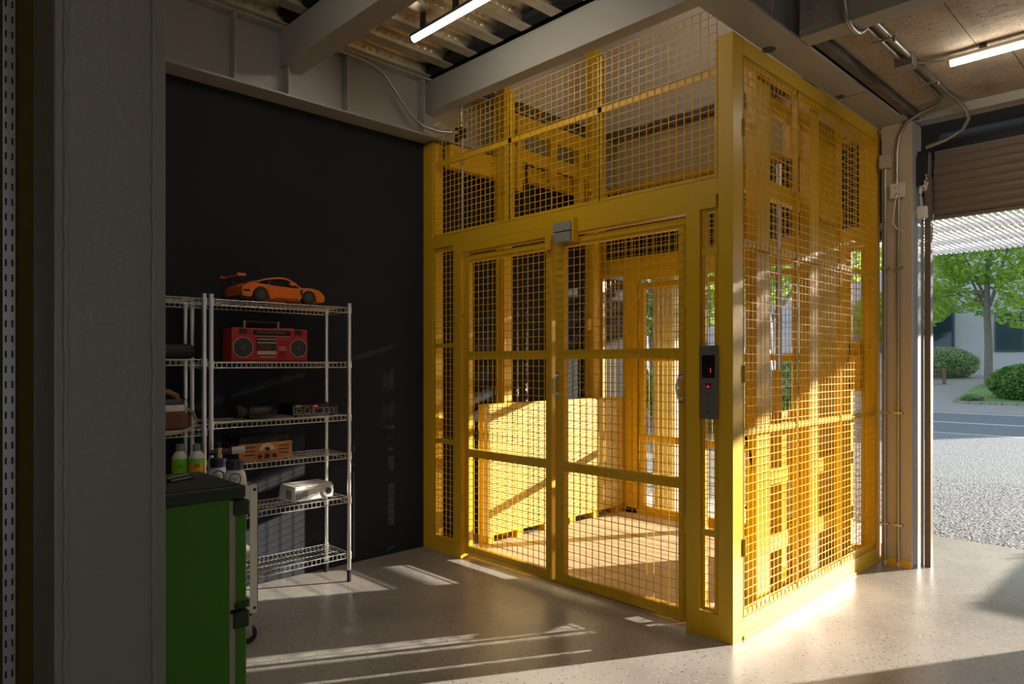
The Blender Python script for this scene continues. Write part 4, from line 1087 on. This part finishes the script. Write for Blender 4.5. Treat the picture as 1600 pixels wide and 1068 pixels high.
def foam_bottle(x, y, z, label, gun):
    r = root('foam_bottle', (x, y, z), label, 'bottle')
    MB().lathe([(0.058, 0), (0.062, 0.006), (0.060, 0.05), (0.052, 0.115), (0.046, 0.135), (0.036, 0.150), (0.034, 0.158)], (x, y, z), 28).build('bottle_body', M['bottle_white'], r)
    MB().lathe([(0.042, 0.150), (0.042, 0.185), (0.038, 0.193)], (x, y, z), 24).build('cap', M['navy_plastic'], r)
    nd = Vector((-0.36, -0.933, 0))
    R = Matrix.Rotation(math.radians(-21), 3, 'Z') @ FACE_NEG_Y
    c = Vector((x, y, z + 0.108)) + nd * 0.0545
    ring = [tuple(c + R @ Vector((0.027 * math.cos(2 * math.pi * i / 28), 0.027 * math.sin(2 * math.pi * i / 28), -0.006 * math.cos(2 * math.pi * i / 28) ** 2 - 0.25 * 0.027 * math.sin(2 * math.pi * i / 28)))) for i in range(28)]
    MB().tube(ring, 0.0022, 6, closed=True).build('logo_ring', M['navy_plastic'], r)
    text('MJJC', 0.019, c + nd * 0.002, R, M['navy_plastic'], r)
    if gun:
        gz = z + 0.222
        MB().lathe([(0.018, 0.185), (0.018, 0.245)], (x, y, z), 16).build('valve_block', M['brass'], r)
        MB().cyl((x - 0.05, y + 0.006, gz), (x - 0.01, y, gz), 0.014, 14).build('inlet', M['navy_plastic'], r)
        MB().cyl((x + 0.01, y, gz), (x + 0.062, y - 0.008, gz + 0.003), 0.017, 16).build('lance', M['navy_plastic'], r)
        MB().cyl((x + 0.062, y - 0.008, gz + 0.003), (x + 0.125, y - 0.018, gz + 0.006), 0.019, 18).build('nozzle', M['bottle_white'], r)
        MB().cyl((x, y, gz + 0.018), (x, y, gz + 0.048), 0.011, 12).build('dose_knob', M['navy_plastic'], r)
foam_bottle(1.388, 3.42, 0.7232, 'white foam bottle with navy screw cap on the trolley', False)
foam_bottle(1.366, 3.57, 0.7232, 'white foam bottle fitted with a brass and navy spray gun', True)

# ================================================================== OUTSIDE
gv = struct(MB().box(6.35, 16.0, -14, 22, -0.2, -0.012), 'ground_gravel', M['gravel'])
st = MB()
for i in range(9000):
    x = 6.36 + 3.4 * random.random() ** 1.5; y = random.uniform(-0.3, 3.4)
    q = random.uniform(0.006, 0.014); a = random.uniform(0, 6.28)
    c_, s_ = math.cos(a) * q, math.sin(a) * q
    hz = q * random.uniform(0.25, 0.6); z = -0.012
    st.add([(x + c_, y + s_, z), (x - s_, y + c_ * 0.8, z), (x - c_, y - s_, z), (x + s_, y - c_ * 0.7, z), (x + random.uniform(-.3, .3) * q, y + random.uniform(-.3, .3) * q, z + hz)],
           [(0, 1, 4), (1, 2, 4), (2, 3, 4), (3, 0, 4)])
st.build('loose_stones', M['gravel'], gv, kind='stuff')
struct(MB().box(16.0, 23.2, -40, 60, -0.2, -0.02), 'ground_road', M['asphalt'])
struct(MB().box(15.9, 16.12, -40, 60, -0.02, -0.014), 'trim_1', M['road_paint'])
struct(MB().box(18.95, 19.08, -40, 60, -0.02, -0.014), 'trim_2', M['road_paint'])
struct(MB().box(22.6, 22.8, -40, 60, -0.02, -0.014), 'trim_3', M['road_paint'])
# far side: driveway rising to the house, grass bank
struct(MB().add([(23.2, -40, -0.02), (31, -40, 0.85), (60, -40, 0.95), (60, 60, 0.95), (31, 60, 0.85), (23.2, 60, -0.02), (23.2, -40, -0.34), (31, -40, -0.34), (60, -40, -0.34), (60, 60, -0.34), (31, 60, -0.34), (23.2, 60, -0.34)],
      [(0, 1, 4, 5), (1, 2, 3, 4), (6, 11, 10, 7), (7, 10, 9, 8), (0, 5, 11, 6), (2, 8, 9, 3), (0, 6, 7, 1), (1, 7, 8, 2), (5, 4, 10, 11), (4, 3, 9, 10)]), 'ground_driveway', M['drive'])
gb = struct(MB().add([(24.9, 5.75, 0.20), (24.9, -12, 0.20), (28.6, -12, 0.72), (28.6, 5.95, 0.68), (25.4, 6.0, 0.24), (24.9, 5.75, -0.3), (24.9, -12, -0.3), (28.6, -12, -0.3), (28.6, 5.95, -0.3), (25.4, 6.0, -0.3)], [(0, 4, 3, 2, 1), (0, 1, 6, 5), (1, 2, 7, 6), (2, 3, 8, 7), (3, 4, 9, 8), (4, 0, 5, 9)]), 'ground_grass', M['grass'])
ks = MB()
for row in range(2):
    y = 6.05 - row * 0.12
    while y > 0:
        ln_ = random.uniform(0.14, 0.4)
        ks.box(24.72 - random.uniform(0, 0.06) + (0.2 if y > 5.8 else 0), 25.1, y - ln_ + 0.02, y, 0.0 + row * 0.11, 0.105 + row * 0.11 + random.uniform(-0.02, 0.02))
        y -= ln_
ks.build('kerb_stones', M['stone'], gb, kind='stuff')

def leaves(pts_fn, n, size, m, name, parent, flat=0.6):
    mb = MB()
    for i in range(n):
        p_ = pts_fn()
        q = size * random.uniform(0.6, 1.3)
        u = Vector((random.gauss(0, 1), random.gauss(0, 1), random.gauss(0, flat))).normalized()
        w_ = u.cross(Vector((random.gauss(0, 1), random.gauss(0, 1), random.gauss(0, 1)))).normalized()
        mb.add([p_ + u * q, p_ + w_ * q * 0.55, p_ - u * q, p_ - w_ * q * 0.55], [(0, 1, 2, 3)])
    return mb.build(name, m, parent, kind='stuff')
def ball(c, r):
    def f():
        while True:
            v = Vector((random.uniform(-1, 1), random.uniform(-1, 1), random.uniform(-1, 1)))
            if 0.25 < v.length < 1: break
        v = v.normalized() * (v.length ** 0.5)
        return Vector((c[0] + v.x * r[0], c[1] + v.y * r[1], c[2] + v.z * r[2]))
    return f
def tree(loc, h, tr, crowns, n, size, m, label, trunk_m='bark', group=None):
    r = root('tree', loc, label, 'tree', group=group)
    x, y, z = loc
    pts = [(x, y, z - 0.1), (x + 0.02, y, z + h * 0.25), (x - 0.05, y + 0.04, z + h * 0.5), (x, y + 0.02, z + h * 0.75), (x + 0.1, y - 0.05, z + h)]
    MB().tube(pts, tr, 10, [tr * 1.25, tr, tr * 0.85, tr * 0.6, tr * 0.35]).build('trunk', M[trunk_m], r)
    for i in range(9):
        b0 = Vector(pts[2]).lerp(Vector(pts[3]), i / 9.0) if i < 6 else Vector(pts[1]).lerp(Vector(pts[2]), 0.8)
        c, q = random.choice(crowns)
        e = Vector((c[0] + random.uniform(-.8, .8) * q[0], c[1] + random.uniform(-.8, .8) * q[1], c[2] + random.uniform(-.3, .7) * q[2]))
        mid = (b0 + e) / 2 + Vector((0, 0, 0.15 * (e - b0).length))
        MB().tube([b0, mid, e], tr * 0.3, 6, [tr * 0.42, tr * 0.26, tr * 0.08]).build('branch', M[trunk_m], r)
    tot = sum(q[0] * q[1] * q[2] for c, q in crowns)
    fs = [(ball(c, q), q[0] * q[1] * q[2] / tot) for c, q in crowns]
    def f():
        t = random.random()
        for g, w_ in fs:
            if t < w_: return g()
            t -= w_
        return fs[-1][0]()
    leaves(f, n, size, m, 'foliage', r)
    return r
def shrub(loc, r3, n, size, m, label, cat='shrub'):
    r = root(cat, loc, label, cat)
    x, y, z = loc
    leaves(ball((x, y, z + r3[2] * 0.9), r3), n, size, m, 'foliage', r)
    sm_ = MB()
    for i in range(7): sm_.tube([(x, y, z), (x + random.uniform(-.5, .5) * r3[0], y + random.uniform(-.5, .5) * r3[1], z + r3[2] * 1.2)], 0.03, 5)
    sm_.build('stems', M['bark'], r, kind='stuff')
    return r
# street tree in front of the house (seen through the shutter opening)
tree((28.0, 5.58, 0.6), 5.6, 0.115, [((28.0, 5.5, 5.0), (1.5, 1.7, 0.9)), ((28.0, 7.3, 4.5), (1.3, 1.2, 0.9)), ((27.6, 7.6, 3.3), (0.8, 0.8, 0.75)), ((28.0, 6.4, 3.6), (1.0, 0.7, 0.45)), ((27.6, 4.3, 3.9), (1.2, 1.0, 0.8)), ((27.2, 4.3, 2.95), (0.9, 0.95, 0.45)), ((28.2, 5.6, 6.2), (2.4, 3.2, 0.9)), ((29.2, 5.9, 3.4), (0.6, 0.6, 0.35))], 15000, 0.085, M['leaf'], 'bright green street tree in front of the pale house')
tree((34.0, 10.2, 0.9), 5.5, 0.16, [((33.5, 9.4, 4.0), (1.4, 1.5, 1.1)), ((33.5, 10.6, 3.4), (1.5, 1.5, 1.1))], 5000, 0.11, M['leaf'], 'spreading green tree left of the house window')
shrub((31.2, 7.75, 0.75), (1.0, 1.25, 0.68), 9000, 0.055, M['leaf_pale'], 'pale green feathery bush behind the wooden bench')
shrub((25.95, 4.05, 0.22), (0.65, 1.18, 0.62), 12000, 0.045, M['leaf_dark'], 'clipped dark green hedge above the stone kerb', 'hedge')
shrub((25.4, 5.5, 0.22), (0.3, 0.32, 0.11), 1500, 0.035, M['leaf_pale'], 'low pale ground plant at the end of the kerb')
# fence bench
bf = root('bench', (29.0, 7.8, 0.6), 'weathered wooden bench in front of the pale bush', 'bench')
MB().box(28.95, 29.03, 7.13, 8.6, 0.82, 0.87).build('top_rail', M['bench_wood'], bf)
MB().box(28.95, 29.03, 7.13, 8.6, 1.13, 1.18).build('top_rail', M['bench_wood'], bf)
for i in range(13):
    MB().box(28.97, 29.01, 7.19 + i * 0.105, 7.22 + i * 0.105, 0.86, 1.14).build('slat', M['bench_wood'], bf)
for y in (7.1, 8.6): MB().box(28.9, 29.08, y, y + 0.08, 0.55, 1.22).build('leg', M['bench_wood'], bf)
# house
hs = root('house', (36, 10, 0.9), 'pale rendered house with dark framed windows behind the trees', 'house')
MB().box(36, 44, -8, 22, 0.85, 8).build('wall', M['house'], hs)
MB().box(35.93, 36.0, -8, 7.45, 0.85, 1.86).build('plinth', M['house'], hs)
for (y0, y1, z0, z1) in ((4.9, 6.93, 1.9, 3.6), (1.6, 3.6, 1.9, 3.6), (8.45, 10.3, 1.9, 4.2), (11.0, 12.9, 1.9, 4.2)):
    wn = MB().box(35.88, 36.02, y0, y1, z0, z1).build('window', M['window_frame'], hs)
    k = 2
    for i in range(k):
        a = y0 + 0.09 + i * (y1 - y0 - 0.09) / k
        MB().box(35.85, 35.90, a, a + (y1 - y0 - 0.09) / k - 0.09, z0 + 0.09, z1 - 0.09).build('pane', M['glass_dark'], wn)
# unseen hedge block, added right of the forecourt to shade the floor
hp = root('shadow_planter', (9.6, -1.9, 0), 'added off-view planter and hedge block casting the floor shadow', 'planter')
MB().box(8.25, 11.0, -2.9, -0.95, -0.012, 0.35).build('trough', M['stone'], hp)
MB().box(8.3, 10.95, -2.85, -1.0, 0.3, 0.985).build('shadow_core', M['leaf_dark'], hp)  # solid core added to give the cast shadow clean edges
leaves(lambda: Vector((random.uniform(8.27, 10.98), random.uniform(-2.88, -0.97), random.uniform(0.3, 1.0))), 9000, 0.03, M['leaf_dark'], 'shadow_foliage', hp)
# louvred canopy over the forecourt
cn = root('louvre_canopy', (8, 1.5, 2.7), 'white louvred canopy outside above the gravel', 'canopy')
l0 = None
nl = 118
for i in range(nl):
    y = -3.55 + i * 0.054
    if l0 is None:
        l0 = MB().box(-1.75, 1.76, -0.015, 0.013, 0.043, 0.053).build('louvre', M['louvre'], cn, world=False)
        l0.location = (0, y - 1.5, 0)
    else:
        share(l0, 'louvre', cn, (0, y - 1.5, 0))
for x in (6.3, 7.2, 8.1, 9.0, 9.72):
    MB().box(x, x + 0.05, -3.6, 2.85, 2.757, 2.84).build('cross_bar', M['louvre'] if x > 6.4 else M['black'], cn)
tk = MB()
for i in range(nl):
    for k in range(11):
        y = -3.55 + i * 0.054; x = 6.5 + k * 0.3 + (i % 3) * 0.1
        tk.box(x, x + 0.03, y - 0.02, y + 0.004, 2.735, 2.757)
tk.build('louvre_clips', M['louvre'], cn, kind='stuff')
for y in (-3.6, 2.82): MB().box(6.2, 9.78, y, y + 0.05, 2.84, 2.92).build('side_beam', M['louvre'], cn)
for y in (-3.6, 2.82): MB().box(9.72, 9.78, y, y + 0.06, -0.02, 2.84).build('canopy_post', M['louvre'], cn)
# white pilaster and sill behind the rear doors
pl = struct(MB().box(5.46, 5.60, 3.50, 3.74, 0, 2.42), 'trim_4', M['white_wall'])
for i in range(5): struct(MB().cyl((5.46, 3.525 + i * 0.05, 0), (5.46, 3.525 + i * 0.05, 2.42), 0.014, 8), 'fluting', M['white_wall'], pl)
struct(MB().box(5.28, 6.3, 1.7, 4.2, 0.0, 0.02), 'trim_5', M['sill'])
# garden behind the lift
tree((11.2, 5.35, -0.02), 4.5, 0.13, [((11.5, 6.0, 3.4), (1.3, 1.5, 1.1)), ((12, 4.6, 3.6), (1.2, 1.2, 0.9))], 5000, 0.08, M['leaf'], 'pale-barked tree seen through the lift cage')
tree((14.0, 9.5, -0.02), 5, 0.16, [((14, 9.5, 3.6), (1.8, 2.4, 1.6))], 4000, 0.11, M['leaf_dark'], 'dark green tree behind the left part of the lift')
shrub((13.2, 7.2, -0.02), (1.0, 2.3, 0.9), 6000, 0.07, M['leaf_dark'], 'dark leafy bush on the gravel behind the lift')
lb = root('metal_pole', (10.4, 4.9, 0), 'silver metal pole leaning on the tree behind the cage', 'pole')
MB().cyl((10.35, 4.72, 0.0), (10.75, 5.25, 2.55), 0.02, 10).build('pole_shaft', M['galv_pipe'], lb)
MB().lathe([(0.03, 0), (0.03, 0.05)], (10.35, 4.72, -0.012), 12).build('pole_foot', M['rubber'], lb)
